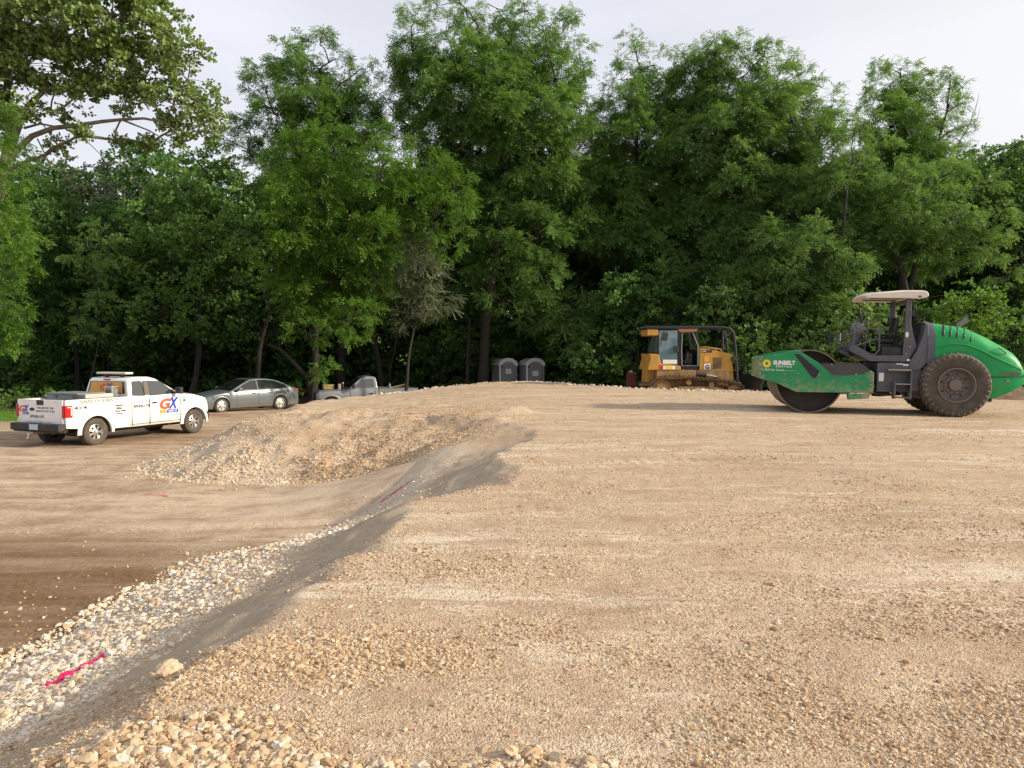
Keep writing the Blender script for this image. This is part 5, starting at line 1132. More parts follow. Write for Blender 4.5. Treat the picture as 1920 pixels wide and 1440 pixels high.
# low heap of brown dirt at the right, past the roller
hx_, hy_ = 17.8, 25.0; n_ = 46; uu = np.linspace(-1, 1, n_); A, B = np.meshgrid(uu, uu); A, B = A.ravel(), B.ravel()
rr_ = np.sqrt(A * A + B * B); wx, wy = hx_ + A * 3.2, hy_ + B * 1.7
hh = np.clip(1 - rr_ ** 1.7, 0, 1) * 0.42 * (1 + .5 * fbm(wx * 1.2, wy * 1.2, 3, 151)) + .05 * fbm(wx * 5, wy * 5, 3, 153)
ph, pd, ps, pg = pad_all(wx, wy); zb0 = np.maximum(ph, pg)
ii = np.arange(n_ * n_).reshape(n_, n_); ff = np.stack([ii[:-1, :-1], ii[:-1, 1:], ii[1:, 1:], ii[1:, :-1]], -1).reshape(-1, 4)
vz = zb0 + np.where(rr_ < 1, hh, -.05 - .2 * (rr_ - 1))
dh = fast_mesh('dirt_heap', np.stack([wx, wy, vz], 1), ff, mat('brown_soil', (.17, .105, .06), .95, var=.4, vscale=5, bump=1, bscale=12), smooth=True); tag(dh, 'low heap of brown soil on the pad edge behind the roller', 'dirt heap')

# ------------------------------------------------------------------ trees
def leaf_mat(name, dark, light, trans=0.42, rough=0.55):
    m, n, l, b = nodes(name); t = N_attr(n, 'tint')
    c = N_mix(n, l, t, dark, light); l.new(c, b.inputs['Base Color']); b.inputs['Roughness'].default_value = rough; b.inputs['Specular IOR Level'].default_value = 0.35
    tr = n.new('ShaderNodeBsdfTranslucent'); l.new(N_mix(n, l, 0.5, c, (light[0] * 1.5, light[1] * 1.5, light[2] * .6)), tr.inputs['Color'])
    mx = n.new('ShaderNodeMixShader'); mx.inputs[0].default_value = trans
    l.new(b.outputs[0], mx.inputs[1]); l.new(tr.outputs[0], mx.inputs[2]); l.new(mx.outputs[0], n['Material Output'].inputs['Surface']); return m
LM = dict(
    walnut=leaf_mat('walnut_leaf', (0.055, 0.128, 0.034), (0.19, 0.335, 0.085)),
    deep=leaf_mat('deep_green_leaf', (0.030, 0.080, 0.020), (0.11, 0.225, 0.052)),
    bright=leaf_mat('yellow_green_leaf', (0.046, 0.12, 0.018), (0.15, 0.285, 0.040)),
    syc=leaf_mat('pale_broad_leaf', (0.085, 0.15, 0.038), (0.25, 0.34, 0.11), .3),
    dull=leaf_mat('grey_green_leaf', (0.07, 0.10, 0.055), (0.19, 0.23, 0.13), .2),
    olive=leaf_mat('olive_green_leaf', (0.066, 0.145, 0.042), (0.20, 0.335, 0.100)),
)
BARK = mat('brown_bark', (.022, .018, .014), .9, var=.35, vscale=6, bump=.8, bscale=18)
BARKL = mat('tan_bark', (.17, .14, .105), .85, var=.4, vscale=3, bump=.5, bscale=12)
def frond_template(kind):
    """list of leaflet quads in local space: x along the stem, y sideways, z up; the stem droops"""
    vs = []
    if kind == 'pinnate':
        L = 0.44; K = 5
        for k in range(K):
            x = L * (0.16 + 0.8 * k / (K - 1)); zc = -0.35 * x * x / L; ll = 0.155 * (1 - .35 * abs(k / (K - 1) - .45)); w = 0.029
            for s in ((-1, 1)):
                dx, dy = 0.55, 0.83
                if k == K - 1: dx, dy = .9, .35
                a = np.array([x, 0, zc]); t = np.array([x + ll * dx, s * ll * dy, zc - ll * (.30 + .5 * math.sin(k * 5.1 + s))]); m_ = (a + t) / 2; pr_ = np.array([-dy * s, dx, 0]) * w
                vs.append([a, m_ + pr_ + [0, 0, .01], t, m_ - pr_ + [0, 0, .01]])
    elif kind == 'broad':
        r_ = np.random.default_rng(3)
        for k in range(6):
            a0 = k * 2.4; x = 0.06 + 0.05 * k; d = np.array([math.cos(a0) * .4 + .5, math.sin(a0), r_.uniform(-.3, .3)]); d /= np.linalg.norm(d)
            s_ = np.cross(d, [0, 0, 1.0]); s_ /= np.linalg.norm(s_); nn = np.cross(s_, d); s_ = s_ * math.cos(.5 * (k - 2)) + nn * math.sin(.5 * (k - 2))
            a = np.array([x, 0, 0]); ll = .15; vs.append([a, a + d * ll * .55 + s_ * .075, a + d * ll, a + d * ll * .55 - s_ * .075])
    else:   # small leaves on fine drooping twigs
        for k in range(9):
            x = 0.05 + 0.05 * k; zc = -0.5 * x * x; s = -1 if k % 2 else 1; a = np.array([x, 0, zc]); t = a + np.array([.075, s * .05, -.02]); m_ = (a + t) / 2; pr_ = np.array([-.5 * s, .8, .3]) * .018
            vs.append([a, m_ + pr_, t, m_ - pr_])
    return np.array(vs)
FT = {k: frond_template(k) for k in ('pinnate', 'broad', 'small')}
def basis(d, roll):
    d = d / np.linalg.norm(d, axis=1)[:, None]; up = np.tile([0., 0, 1], (len(d), 1)); s = np.cross(up, d); ns = np.linalg.norm(s, axis=1)[:, None]; s = np.where(ns < 1e-3, [1., 0, 0], s / np.maximum(ns, 1e-3))
    z = np.cross(d, s); c, q = np.cos(roll)[:, None], np.sin(roll)[:, None]
    return np.stack([d, s * c + z * q, z * c - s * q], 2)
def rdirs(n):
    v = rng.normal(size=(n, 3)); return v / np.linalg.norm(v, axis=1)[:, None]
TOTAL = [0]
def crown_mesh(lobes, kind, tufts_per, fronds_per, scale=1.0, tuft_r=0.85):
    """lobes: array (n,4) centre + radius. leaf sprays grouped in tufts spread over and through each lobe"""
    VV, TT, tips = [], [], []
    T = FT[kind]
    for (cx, cy, cz, r) in lobes:
        nt = max(8, int(tufts_per * 1.35 * (r / 1.8) ** 2)); d = rdirs(nt); d[:, 2] = d[:, 2] * .9 + .12
        rad = r * rng.uniform(0.35, 1.12, nt) ** 0.55
        tc3 = np.array([cx, cy, cz]) + d * rad[:, None] * np.array([1, 1, .92])
        tr = tuft_r * .82 * rng.uniform(0.6, 1.25, nt) * min(1.1, max(.45, r / 1.7))
        tips += [(p, np.array([cx, cy, cz])) for p in tc3]
        fk = fronds_per * (2.5 if kind == 'pinnate' else 1.25); nf = np.maximum(6, (fk * (tr / tuft_r) ** 1.6).astype(int)); tid = np.repeat(np.arange(nt), nf); m = len(tid)
        fd = rdirs(m) + d[tid] * 0.75 + np.array([0, 0, .25]); fd /= np.linalg.norm(fd, axis=1)[:, None]
        pos = tc3[tid] + fd * (tr[tid] * rng.uniform(0.0, 0.75, m))[:, None] * np.array([1, 1, .8])
        ax_ = fd * np.array([1, 1, .45]) + rng.normal(size=(m, 3)) * .28 + np.array([0, 0, -.12])
        B = basis(ax_, rng.normal(0, .5, m)); sc = scale * rng.uniform(.7, 1.25, m) * (1 if r > 1.1 else .8)
        V = np.einsum('nij,qkj->nqki', B, T) * sc[:, None, None, None] + pos[:, None, None]
        VV.append(V.reshape(-1, 3))
        tt = rng.normal(0.42, .19, nt)[tid] + rng.normal(0, .17, m); TT.append(np.repeat(np.clip(tt, 0, 1), T.shape[0] * 4))
    V = np.concatenate(VV); return V, np.arange(len(V)).reshape(-1, 4), np.concatenate(TT), tips
def tube_np(path, rad, n=6):
    P = np.array(path, float); k = len(P); t = np.gradient(P, axis=0); t /= np.linalg.norm(t, axis=1)[:, None] + 1e-9
    ref = np.array([1., 0, 0]) if abs(t[0][0]) < .9 else np.array([0, 1., 0]); V = []
    for i in range(k):
        ref = ref - t[i] * (ref @ t[i]); ref /= np.linalg.norm(ref) + 1e-9; b = np.cross(t[i], ref)
        a = np.arange(n) * 2 * np.pi / n; V.append(P[i] + rad[i] * (np.cos(a)[:, None] * ref + np.sin(a)[:, None] * b))
    V = np.concatenate(V); F = []
    for i in range(k - 1):
        for j in range(n): F.append((i * n + j, i * n + (j + 1) % n, (i + 1) * n + (j + 1) % n, (i + 1) * n + j))
    return V, np.array(F)
def bent(a, b, k, wob, sag=0.0):
    a, b = np.array(a, float), np.array(b, float); L = np.linalg.norm(b - a); t = np.linspace(0, 1, k)[:, None]
    w = rng.normal(size=(k, 3)) * wob * L; w[0] = 0; w[-1] = 0
    for _ in range(2): w[1:-1] = (w[:-2] + w[1:-1] * 2 + w[2:]) / 4
    return a + (b - a) * t + w * 2 + np.array([0, 0, 1.]) * (sag * L * np.sin(np.pi * t))
def wood_mesh(base, trunk_top, r0, lobes, tips, extra=(), trunk_pts=None, twig_frac=0.5, limb=.021):
    """trunk, then limbs that fork from one another on their way to each lobe, then twigs"""
    VV, FF = [], []; off = 0
    def put_(p, r):
        nonlocal off
        v, f = tube_np(p, r, 8 if r[0] > .08 else 5); VV.append(v); FF.append(f + off); off += len(v)
    tp = np.array(trunk_pts, float) if trunk_pts is not None else bent(base, trunk_top, 9, .02)
    tr_ = np.linspace(1, .30, len(tp)) * r0; tr_[0] *= 1.35
    put_(tp, tr_)
    nodes_ = [(p, -1, i) for i, p in enumerate(tp) if i >= len(tp) // 4]     # point, owner branch, index
    order = sorted(range(len(lobes)), key=lambda i: min(np.linalg.norm(lobes[i][:3] - p) for p in tp))
    br = []
    for i in order:
        c = lobes[i][:3]
        best = min(range(len(nodes_)), key=lambda q: np.linalg.norm(c - nodes_[q][0]) + 1.6 * max(0, nodes_[q][0][2] - c[2] + .3 * np.hypot(*(c - nodes_[q][0])[:2])))
        p, ow, ix = nodes_[best]; pth = bent(p, c, 6, .04, .05); bi = len(br); br.append([pth, ow, 1.0])
        for q in range(2, 6): nodes_.append((pth[q], bi, q))
    for k in range(len(br) - 1, -1, -1):
        if br[k][1] >= 0: br[br[k][1]][2] += br[k][2]
    for pth, ow, cnt in br: rb = min(r0 * .6, limb * math.sqrt(cnt) + .012); put_(pth, np.linspace(rb, max(.012, rb * .45), 6))
    for (t, c) in tips:
        if rng.random() < twig_frac: put_(bent(c, t, 4, .05, .03), np.linspace(.02, .007, 4))
    for p, r in extra: put_(p, r)
    return np.concatenate(VV), np.concatenate(FF)
def tree(label, kind, mt, Y, lobes_px, base_px, top_px, r0, tufts=26, fronds=22, bark=None, scale=1.0, cat='tree', name='tree', group='trees along the back of the site', extra=(), jitter=1.3, tuft_r=.85, trunk_pts=None, deep=True, twig=.5, base_z=None, fatten=1.0):
    lob = []
    for e in lobes_px:
        px, py, rp = e[:3]; dY = e[3] if len(e) > 3 else rng.uniform(-jitter, jitter)
        p = at(px, py, Y + dY); r = rp / 1400 * (Y + dY) * fatten; lob.append((p.x, p.y, p.z, r))
        if deep and rp > 38: lob.append((p.x + rng.uniform(-.5, .5), p.y + r * 1.1, p.z - r * .2, r * .8))
    lob = np.array(lob)
    b = at(base_px, 700, Y); bz = ground_z(b.x, Y) if base_z is None else base_z; tp = at(*top_px, Y)
    if trunk_pts is not None: b = Vector(trunk_pts[0])
    if base_z is None: bz = ground_z(b.x, b.y)
    root = empty(name, (b.x, b.y, bz), label=label, cat=cat, group=group)
    V, F, T, tips = crown_mesh(lob, kind, tufts, fronds, scale, tuft_r); TOTAL[0] += len(F)
    o = np.array([b.x, b.y, bz]); fast_mesh('crown', V - o, F, LM[mt], root, attrs=dict(tint=T))
    W, WF = wood_mesh((b.x, Y, bz - .2), tuple(tp), r0, lob, tips, extra, trunk_pts, twig)
    fast_mesh('trunk', W - o, WF, bark or BARK, root, smooth=True)
    return root
def pts3(Y, *p): return [tuple(at(a, b, Y + (c[0] if c else 0))) for a, b, *c in p]

# big pale-barked tree, upper left, with the long arching limb
Ys = 34
tree('tall pale-barked broadleaf tree at far left, long bare limb arching right under its crown', 'broad', 'syc', Ys,
     [(40, 40, 62), (120, 60, 66), (205, 45, 62), (285, 25, 48), (310, 85, 48), (352, 150, 42), (205, 125, 58), (120, 135, 58), (268, 150, 50), (325, 195, 46), (385, 205, 38), (235, 190, 42), (55, 120, 50), (20, 150, 45), (60, 205, 30), (385, 245, 26), (330, 240, 22), (150, 185, 36), (-60, 60, 90), (-60, 190, 70), (100, -50, 80), (220, -50, 60), (300, -30, 30), (365, 100, 18), (20, 230, 30), (110, 275, 14), (160, 245, 12), (230, 265, 12), (280, 270, 12), (95, 210, 22), (345, 265, 14), (400, 225, 16)],
     -30, (40, 60), .30, tufts=32, fronds=30, bark=BARKL, deep=False, tuft_r=.62, scale=1.15, twig=.7,
     trunk_pts=[tuple(at(-30, 700, Ys) + Vector((0, 0, -.6)))] + pts3(Ys, (-25, 560), (-12, 430), (5, 330), (18, 250), (12, 170), (25, 90), (40, 20)),
     extra=[(pts3(Ys, (20, 300), (28, 285), (60, 255), (100, 240), (145, 235), (190, 228), (230, 224), (270, 222), (310, 230), (335, 252)), np.linspace(.15, .03, 10)),
            (pts3(Ys, (12, 300), (35, 235), (55, 195), (90, 165), (150, 160), (220, 150)), np.linspace(.18, .04, 6)),
            (pts3(Ys, (14, 95), (18, 60), (40, 30), (52, 0), (60, -40)), np.linspace(.14, .07, 5)), (pts3(Ys, (10, 60), (-2, 20), (-10, -30)), np.linspace(.1, .05, 3)),
            (pts3(Ys, (45, 240), (75, 232), (120, 240), (160, 262), (195, 296)), np.linspace(.06, .012, 5)), (pts3(Ys, (230, 225), (280, 245), (330, 275)), np.linspace(.05, .015, 3)),
            (pts3(Ys, (75, 290), (100, 310), (120, 330), (142, 352)), np.linspace(.04, .01, 4)), (pts3(Ys, (70, 260), (90, 300), (118, 318)), np.linspace(.035, .01, 3))])
tree('sunlit yellow-green foliage hanging in at the left frame edge', 'pinnate', 'bright', 30,
     [(-5, 325, 42), (-20, 430, 60), (22, 440, 36), (-5, 500, 42), (-30, 250, 50), (22, 400, 38), (0, 560, 40), (-40, 620, 55), (30, 475, 22), (8, 215, 14)], -70, (-50, 300), .2, tufts=30, fronds=26)
tree('dark bushy tree left of the white pickup, grey-green airy top', 'broad', 'dull', 45,
     [(180, 360, 42), (235, 330, 34), (150, 320, 26), (210, 400, 50), (290, 370, 30), (120, 380, 40), (160, 440, 50)], 190, (200, 380), .13, tufts=20, fronds=15, tuft_r=.7, deep=False)
tree('dark green tree behind the white pickup, dense low crown', 'broad', 'deep', 42,
     [(110, 440, 62), (200, 460, 70), (60, 400, 50), (60, 500, 66), (150, 540, 70), (250, 540, 70), (30, 350, 45), (60, 600, 60), (150, 620, 50), (230, 610, 60)], 140, (150, 430), .16, tufts=30, fronds=18)
tree('slender sapling with pale thin stem left of the white pickup roof', 'pinnate', 'olive', 37,
     [(170, 470, 34), (190, 445, 28), (150, 490, 28), (185, 510, 28), (145, 580, 24), (185, 560, 24), (160, 620, 24)], 176, (182, 470), .055, tufts=26, fronds=18, deep=False, tuft_r=.6)
tree('broad dark green tree with pointed top just right of the white pickup cab', 'broad', 'walnut', 40,
     [(385, 315, 42), (345, 355, 50), (425, 360, 46), (300, 420, 60), (380, 440, 66), (455, 440, 55), (330, 520, 62), (425, 530, 60), (300, 590, 50), (400, 600, 55), (360, 290, 26), (400, 280, 16), (420, 300, 24), (470, 380, 34), (440, 320, 20), (250, 480, 45)], 350, (385, 330), .18, tufts=28, fronds=17)
tree('tall walnut left of centre, thin top standing against the sky', 'pinnate', 'walnut', 40.5,
     [(600, 85, 28), (545, 115, 40), (478, 130, 18), (495, 165, 36), (570, 165, 50), (640, 155, 40), (515, 215, 42), (590, 240, 62), (660, 225, 52), (445, 240, 18), (420, 262, 14), (468, 272, 24), (530, 300, 50), (690, 180, 24), (490, 330, 26), (605, 65, 12), (685, 130, 18), (630, 110, 22), (550, 90, 16), (455, 225, 12), (620, 350, 60), (520, 380, 50)], 585, (600, 130), .2, tufts=28, fronds=26)
tree('sunlit yellow-green walnut with drooping leaf sprays between sedan and portable toilets', 'pinnate', 'bright', 35.5,
     [(560, 295, 48), (622, 275, 46), (690, 262, 40), (742, 285, 36), (800, 330, 44), (850, 350, 42), (760, 375, 52), (600, 370, 60), (560, 440, 50), (640, 460, 55), (620, 530, 60), (690, 585, 34), (655, 600, 44), (560, 560, 50), (580, 625, 34), (510, 480, 34), (862, 420, 32), (810, 415, 40), (840, 462, 30), (535, 375, 38), (700, 450, 50), (715, 330, 48), (690, 520, 40), (870, 385, 26), (600, 690, 26)], 650, (650, 300), .22, tufts=30, fronds=26,
     trunk_pts=[tuple(at(640, 700, 43) + Vector((0, 0, -1.2))), tuple(at(642, 640, 43)), tuple(at(645, 560, 42)), tuple(at(650, 480, 40)), tuple(at(655, 400, 38)), tuple(at(655, 340, 36.5)), tuple(at(650, 290, 35.5))])
tree('tallest walnut at the centre, spiky crown reaching the top of the sky', 'pinnate', 'walnut', 41,
     [(778, 30, 22), (772, 65, 34), (835, 62, 32), (775, 105, 40), (850, 120, 52), (890, 40, 20), (905, 70, 40), (930, 15, 26), (985, 20, 34), (1055, 60, 32), (1085, 95, 22), (1000, 100, 54), (920, 135, 56), (1040, 150, 48), (790, 165, 54), (870, 200, 70), (960, 210, 70), (1045, 225, 56), (1090, 185, 30), (740, 150, 24), (712, 175, 16), (1085, 280, 42), (1000, 300, 70), (900, 290, 66), (820, 265, 50), (1060, 350, 54), (960, 390, 66), (900, 420, 52), (1010, 450, 58), (1080, 425, 40), (930, 500, 55), (1010, 525, 50), (745, 220, 40), (1065, 30, 14), (1020, 60, 30), (960, 60, 34), (865, 8, 10), (1095, 130, 14), (820, 10, 12), (710, 230, 30)], 905, (920, 150), .3, tufts=28, fronds=27)
tree('narrow-topped walnut right of the centre gap in the sky', 'pinnate', 'walnut', 43,
     [(1185, 75, 20), (1195, 115, 34), (1165, 150, 32), (1232, 122, 26), (1180, 195, 52), (1250, 190, 52), (1130, 235, 36), (1200, 280, 64), (1285, 280, 62), (1145, 330, 52), (1225, 370, 66), (1160, 430, 66), (1240, 460, 66), (1150, 195, 26), (1290, 150, 26), (1100, 290, 34)], 1200, (1205, 150), .22, tufts=28, fronds=25)
tree('wide walnut above the yellow bulldozer, uneven rounded top', 'pinnate', 'olive', 42,
     [(1325, 95, 34), (1280, 100, 20), (1385, 92, 28), (1432, 105, 30), (1370, 145, 52), (1310, 170, 52), (1455, 165, 50), (1500, 140, 20), (1515, 175, 32), (1420, 225, 66), (1495, 235, 56), (1350, 265, 66), (1560, 200, 34), (1535, 285, 56), (1450, 315, 66), (1380, 365, 66), (1320, 400, 60), (1480, 410, 66), (1560, 370, 50), (1380, 460, 60), (1300, 480, 56), (1440, 80, 14), (1340, 72, 14), (1475, 115, 18)], 1395, (1390, 160), .26, tufts=28, fronds=25)
tree('lighter willow-like walnut with long drooping sprays left of the roller canopy', 'pinnate', 'olive', 38.5,
     [(1600, 255, 38), (1640, 240, 30), (1655, 300, 38), (1600, 335, 52), (1560, 430, 52), (1615, 415, 48), (1520, 480, 56), (1585, 500, 50), (1500, 560, 54), (1560, 590, 42), (1450, 545, 56), (1480, 600, 46), (1640, 370, 36), (1550, 330, 40), (1440, 470, 46), (1400, 530, 44), (1620, 470, 30)], 1560, (1590, 320), .2, tufts=28, fronds=26)
tree('thin-topped walnut behind and above the roller canopy', 'pinnate', 'walnut', 44.5,
     [(1688, 130, 18), (1660, 160, 22), (1722, 165, 20), (1648, 190, 24), (1700, 200, 32), (1668, 240, 36), (1712, 260, 30), (1650, 128, 8), (1730, 145, 8), (1690, 165, 18), (1690, 320, 50), (1730, 300, 18)], 1690, (1690, 180), .14, tufts=44, fronds=24, deep=False, fatten=1.3, tuft_r=.7)
Yp = 43
tree('slim leaning tree with a spire top and bare twigs at its right', 'pinnate', 'walnut', Yp,
     [(1781, 140, 9), (1786, 165, 14), (1805, 165, 10), (1778, 200, 18), (1806, 195, 12), (1768, 240, 20), (1792, 240, 18), (1800, 265, 14), (1748, 235, 12), (1755, 285, 26), (1795, 300, 26), (1815, 235, 9), (1740, 262, 12), (1735, 330, 30)], 1730, (1782, 170), .13, tufts=44, fronds=20, deep=False, tuft_r=.5, fatten=1.25,
     trunk_pts=[tuple(at(1700, 690, Yp) + Vector((0, 0, -1)))] + pts3(Yp, (1702, 560), (1715, 440), (1735, 340), (1758, 270), (1775, 210), (1782, 150)),
     extra=[(pts3(Yp, (1790, 280), (1812, 245), (1828, 210), (1836, 175)), np.linspace(.03, .008, 4)), (pts3(Yp, (1812, 245), (1832, 225), (1838, 200)), np.linspace(.018, .006, 3)), (pts3(Yp, (1800, 262), (1822, 250), (1840, 238)), np.linspace(.016, .005, 3)),
            (pts3(Yp, (1800, 300), (1822, 285), (1838, 262)), np.linspace(.02, .006, 3)), (pts3(Yp, (1820, 226), (1826, 205), (1834, 190)), np.linspace(.012, .005, 3))])
tree('spreading dark tree with a forked trunk directly behind the roller', 'pinnate', 'olive', 38.5,
     [(1760, 335, 38), (1700, 350, 40), (1655, 380, 40), (1705, 425, 55), (1780, 410, 52), (1838, 345, 34), (1860, 400, 38), (1842, 460, 42), (1765, 470, 50), (1700, 470, 40), (1880, 520, 34), (1800, 330, 24), (1640, 440, 40)], 1700, (1735, 380), .24, tufts=28, fronds=25,
     extra=[(pts3(38.5, (1700, 560), (1690, 500), (1655, 440)), np.linspace(.2, .08, 3))])
tree('dark round-topped tree at the right frame edge', 'broad', 'deep', 44,
     [(1880, 305, 34), (1925, 290, 40), (1915, 370, 56), (1930, 460, 60), (1975, 380, 80), (1890, 440, 40), (1980, 520, 80), (1860, 300, 16), (1905, 560, 50), (1990, 300, 50)], 1930, (1930, 330), .22, tufts=30, fronds=18)
tree('small grey-green silvery tree right of the yellow-green walnut', 'small', 'dull', 37.5,
     [(745, 480, 40), (785, 505, 42), (795, 560, 38), (758, 600, 28), (822, 585, 24), (735, 530, 34), (775, 450, 34), (830, 555, 26), (720, 500, 30)], 760, (775, 520), .10, tufts=40, fronds=60, tuft_r=.8, scale=1.35)
tree('low grey-green willowy tree spreading above and right of the portable toilets', 'small', 'olive', 40,
     [(1060, 585, 42), (1015, 590, 38), (1092, 600, 28), (1070, 640, 36), (975, 585, 28), (935, 560, 34), (1000, 545, 30), (1105, 570, 16), (1088, 672, 24)], 1075, (1062, 620), .12, tufts=36, fronds=55, scale=1.3, jitter=.6)
# lower storey: separate bushy small trees filling the edge of the wood
low = [('rounded dark bush-like tree left of the bulldozer cab', 1180, 570, 56, 40.5, 'deep', 'broad'), ('dark low tree directly above the bulldozer cab roof', 1262, 548, 50, 40, 'deep', 'pinnate'),
       ('mid-green low tree behind the bulldozer brush guard', 1350, 590, 54, 38.5, 'olive', 'broad'), ('dark low tree between bulldozer and roller drum', 1425, 655, 46, 37.5, 'walnut', 'broad'),
       ('leafy low tree behind the roller drum', 1530, 655, 44, 37, 'olive', 'broad'), ('green low tree seen through the roller guard rails', 1625, 590, 44, 37.5, 'olive', 'broad'),
       ('bright green low tree above the roller engine hood', 1815, 585, 46, 36.5, 'bright', 'broad'), ('dark low tree at the right edge above the roller tail', 1900, 625, 48, 38, 'deep', 'broad'),
       ('dark low tree between the toilets and the bulldozer', 1120, 665, 46, 40, 'deep', 'broad'), ('dark low tree left of the portable toilets', 880, 620, 50, 43.5, 'deep', 'broad'),
       ('dark low tree right of the roller canopy post', 1745, 620, 46, 39.5, 'walnut', 'broad'), ('dark low tree above the sedan roof', 470, 600, 46, 43, 'deep', 'broad'), ('dark low tree at far left behind the weeds', 25, 650, 52, 40, 'deep', 'broad'),
       ('thin low tree with gaps left of the white pickup roof', 250, 640, 44, 43.5, 'deep', 'broad'), ('dark low tree between the walnut trunks at centre', 830, 655, 40, 44, 'deep', 'broad')]
for lab, px, py, rp, Y_t, mt_, kd in low:
    k = rng
    lob = [(px, py, rp), (px - rp * .8, py + rp * .5, rp * .75), (px + rp * .8, py + rp * .45, rp * .75), (px + rp * .1, py + rp * .9, rp * .8), (px - rp * .3, py - rp * .6, rp * .6), (px + rp * .5, py - rp * .45, rp * .5)]
    tree(lab, kd, mt_, Y_t, lob, px, (px, py), .09, tufts=32, fronds=19, name='low_tree', group='low trees at the edge of the wood')
# bare dark stems between sedan, old pickup and toilets
stems = [('straight dark trunk behind the sedan roof, forking near its top', 41, [(483, 735), (484, 700), (486, 660), (492, 630), (505, 590)], .16), ('dark trunk slanting down to the right behind the old pickup', 41.5, [(588, 745), (575, 708), (550, 680), (525, 655), (495, 645)], .15),
         ('slightly leaning dark trunk right of the old pickup cab', 42, [(718, 735), (712, 690), (704, 650), (698, 615), (690, 560)], .16), ('slim stem leaning beside the trunk right of the old pickup', 42.5, [(725, 725), (732, 690), (740, 655), (748, 620)], .07), ('pale short trunk left of the toilets', 41, [(877, 735), (876, 700), (877, 670), (880, 600)], .12)]
for lab, Y_t, pp, r_ in stems:
    P_ = pts3(Y_t, *pp); bz = ground_z(P_[0][0], Y_t); P_[0] = (P_[0][0], Y_t, bz - .1); root = empty('tree', (P_[0][0], Y_t, bz), label=lab, cat='tree', group='trees along the back of the site')
    v, f = tube_np(P_, np.linspace(r_, r_ * .6, len(P_)), 8); o_ = np.array([P_[0][0], Y_t, bz]); vs_, fs_ = [v], [f]; of_ = len(v)
    for q in range(3):
        i = -1 - (q % 2); e = np.array(P_[i]) + np.array([random.uniform(-1.2, 1.2), 0, random.uniform(.8, 1.8)]); v2, f2 = tube_np(bent(P_[i], e, 5, .04), np.linspace(r_ * .5, .02, 5), 5); vs_.append(v2); fs_.append(f2 + of_); of_ += len(v2)
    fast_mesh('trunk', np.concatenate(vs_) - o_, np.concatenate(fs_), BARK, root, smooth=True)
    e = P_[-1]; V, F, T, _ = crown_mesh(np.array([(e[0], e[1] + .8, e[2] + 1.2, 1.5), (e[0] + 1, e[1] + 1.5, e[2] + 1.8, 1.3)]), 'broad', 22, 14); fast_mesh('crown', V - o_, F, LM['deep'], root, attrs=dict(tint=T)); TOTAL[0] += len(F)

# the wood behind: one deep dark mass, gaps of lawn beyond low down
def wood_mass():
    lob = []
    for row, (Yw, hpx) in enumerate(((49, 350), (54, 330), (60, 560))):
        for px in np.arange(-560, 2500, 58):
            gap_ = (690 < px < 750) or (90 < px < 150)
            for py in np.arange(hpx + 20, 735, 62):
                if gap_ and 600 < py < 665: continue
                jx, jy = rng.uniform(-22, 22, 2); top_ok = py + jy > hpx + 60 * fbm(np.array([px / 90.]), np.array([row * 7.]), 2, 3)[0]
                if px < 500 and py < 400 and rng.random() < .55: continue
                if top_ok:
                    p = at(px + jx, py + jy, Yw); lob.append((p.x, Yw + rng.uniform(-1.5, 1.5), p.z, rng.uniform(1.5, 2.3)))
    return np.array(lob)
V, F, T, _ = crown_mesh(wood_mass(), 'broad', 20, 11, scale=1.6, tuft_r=1.0); TOTAL[0] += len(F)
tag(fast_mesh('wood', V, F, LM['deep'], attrs=dict(tint=T)), 'dark dense wood closing the view behind the front trees', 'wood', kind='stuff')
# low bushes and weeds under the trees
def bush(lab, px, py, rp, Y_t, mt_, kd='broad', n=3):
    p = at(px, py, Y_t); bz = ground_z(p.x, Y_t); r = rp / 1400 * Y_t
    root = empty('bush', (p.x, Y_t, bz), label=lab, cat='bush', group='bushes under the trees')
    lob = np.array([(p.x + rng.uniform(-.7, .7) * r, Y_t + rng.uniform(-.5, .5) * r, bz + r * rng.uniform(.4, .9), r * .75) for _ in range(n)]); V, F, T, tips = crown_mesh(lob, kd, 30, 18, tuft_r=.45, scale=.8); TOTAL[0] += len(F)
    o_ = np.array([p.x, Y_t, bz]); fast_mesh('foliage', V - o_, F, LM[mt_], root, attrs=dict(tint=T))
    W, WF = wood_mesh((p.x, Y_t, bz), (p.x, Y_t, bz + r), .035, lob, tips[::3]); fast_mesh('stem', W - o_, WF, BARK, root, smooth=True)
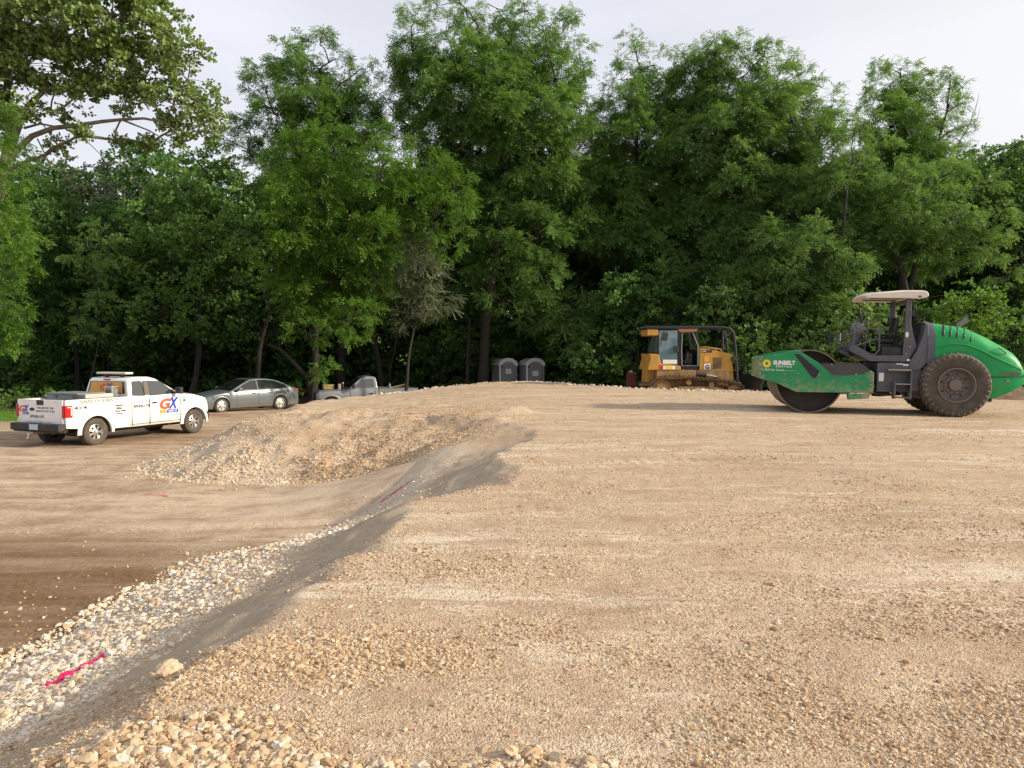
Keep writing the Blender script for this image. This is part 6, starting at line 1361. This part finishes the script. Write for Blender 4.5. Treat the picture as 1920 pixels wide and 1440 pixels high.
for a in [('bright weeds growing behind the white pickup tailgate', 45, 740, 34, 33, 'bright'), ('leafy weeds behind the white pickup bed', 88, 742, 30, 33.5, 'olive'), ('weedy bush at the left edge beyond the lawn', 0, 735, 34, 36, 'walnut'),
          ('light green bush between the two slanting trunks', 530, 690, 40, 46, 'bright'), ('light green bush left of the straight dark trunk', 440, 680, 40, 47, 'bright'), ('light green bush behind the old pickup', 590, 680, 38, 47, 'bright'), ('bright bush left of the leaning trunk', 670, 668, 36, 48, 'bright'),
          ('bright bush right of the leaning trunk', 760, 690, 34, 47, 'olive'), ('green bush right of the right toilet', 1045, 705, 26, 45, 'bright'), ('dim bush between the toilets and the dozer', 1150, 712, 30, 42, 'walnut'), ('sunny shrub far back left of the white pickup', 140, 660, 34, 49, 'dull'),
          ('dim bush behind the sedan boot', 540, 735, 26, 41, 'walnut'), ('dim bush left of the toilets', 850, 715, 28, 44, 'walnut'), ('dim bush behind the sedan bonnet', 400, 725, 30, 42, 'deep'), ('dim bush behind the white pickup cab', 270, 715, 34, 41, 'deep'), ('dim bush behind the roller drum', 1420, 712, 30, 39, 'walnut'), ('low weedy bush under the forked trunk behind the roller', 1690, 700, 32, 38.5, 'olive'), ('green bush between the roller drum and its platform', 1590, 702, 30, 38, 'walnut'), ('low bush at the right frame edge beyond the roller tail', 1905, 712, 34, 39, 'walnut'), ('dim bush just left of the bulldozer', 1195, 712, 26, 40, 'deep'), ('dim bush behind the bulldozer blade', 1475, 712, 28, 38.5, 'deep')]: bush(*a)
# lawn patch at far left
n_ = 26000; gxx = rng.uniform(-28, -17.6, n_); gyy = rng.uniform(28.3, 33.6, n_); h, d, s, G = pad_all(gxx, gyy); hb = rng.uniform(.03, .09, n_); a = rng.uniform(0, 6.28, n_); wd = .012
V = np.stack([np.stack([gxx - wd * np.cos(a), gyy - wd * np.sin(a), G - .01], 1), np.stack([gxx + wd * np.cos(a), gyy + wd * np.sin(a), G - .01], 1), np.stack([gxx + rng.normal(0, .02, n_), gyy + rng.normal(0, .02, n_), G + hb], 1)], 1).reshape(-1, 3)
tag(fast_mesh('grass', V, np.arange(len(V)).reshape(-1, 3), LM['bright'], attrs=dict(tint=np.repeat(rng.uniform(.4, 1, n_), 3))), 'strip of short green grass at the left edge behind the white pickup', 'grass', kind='stuff')
print('leaf quads', TOTAL[0])
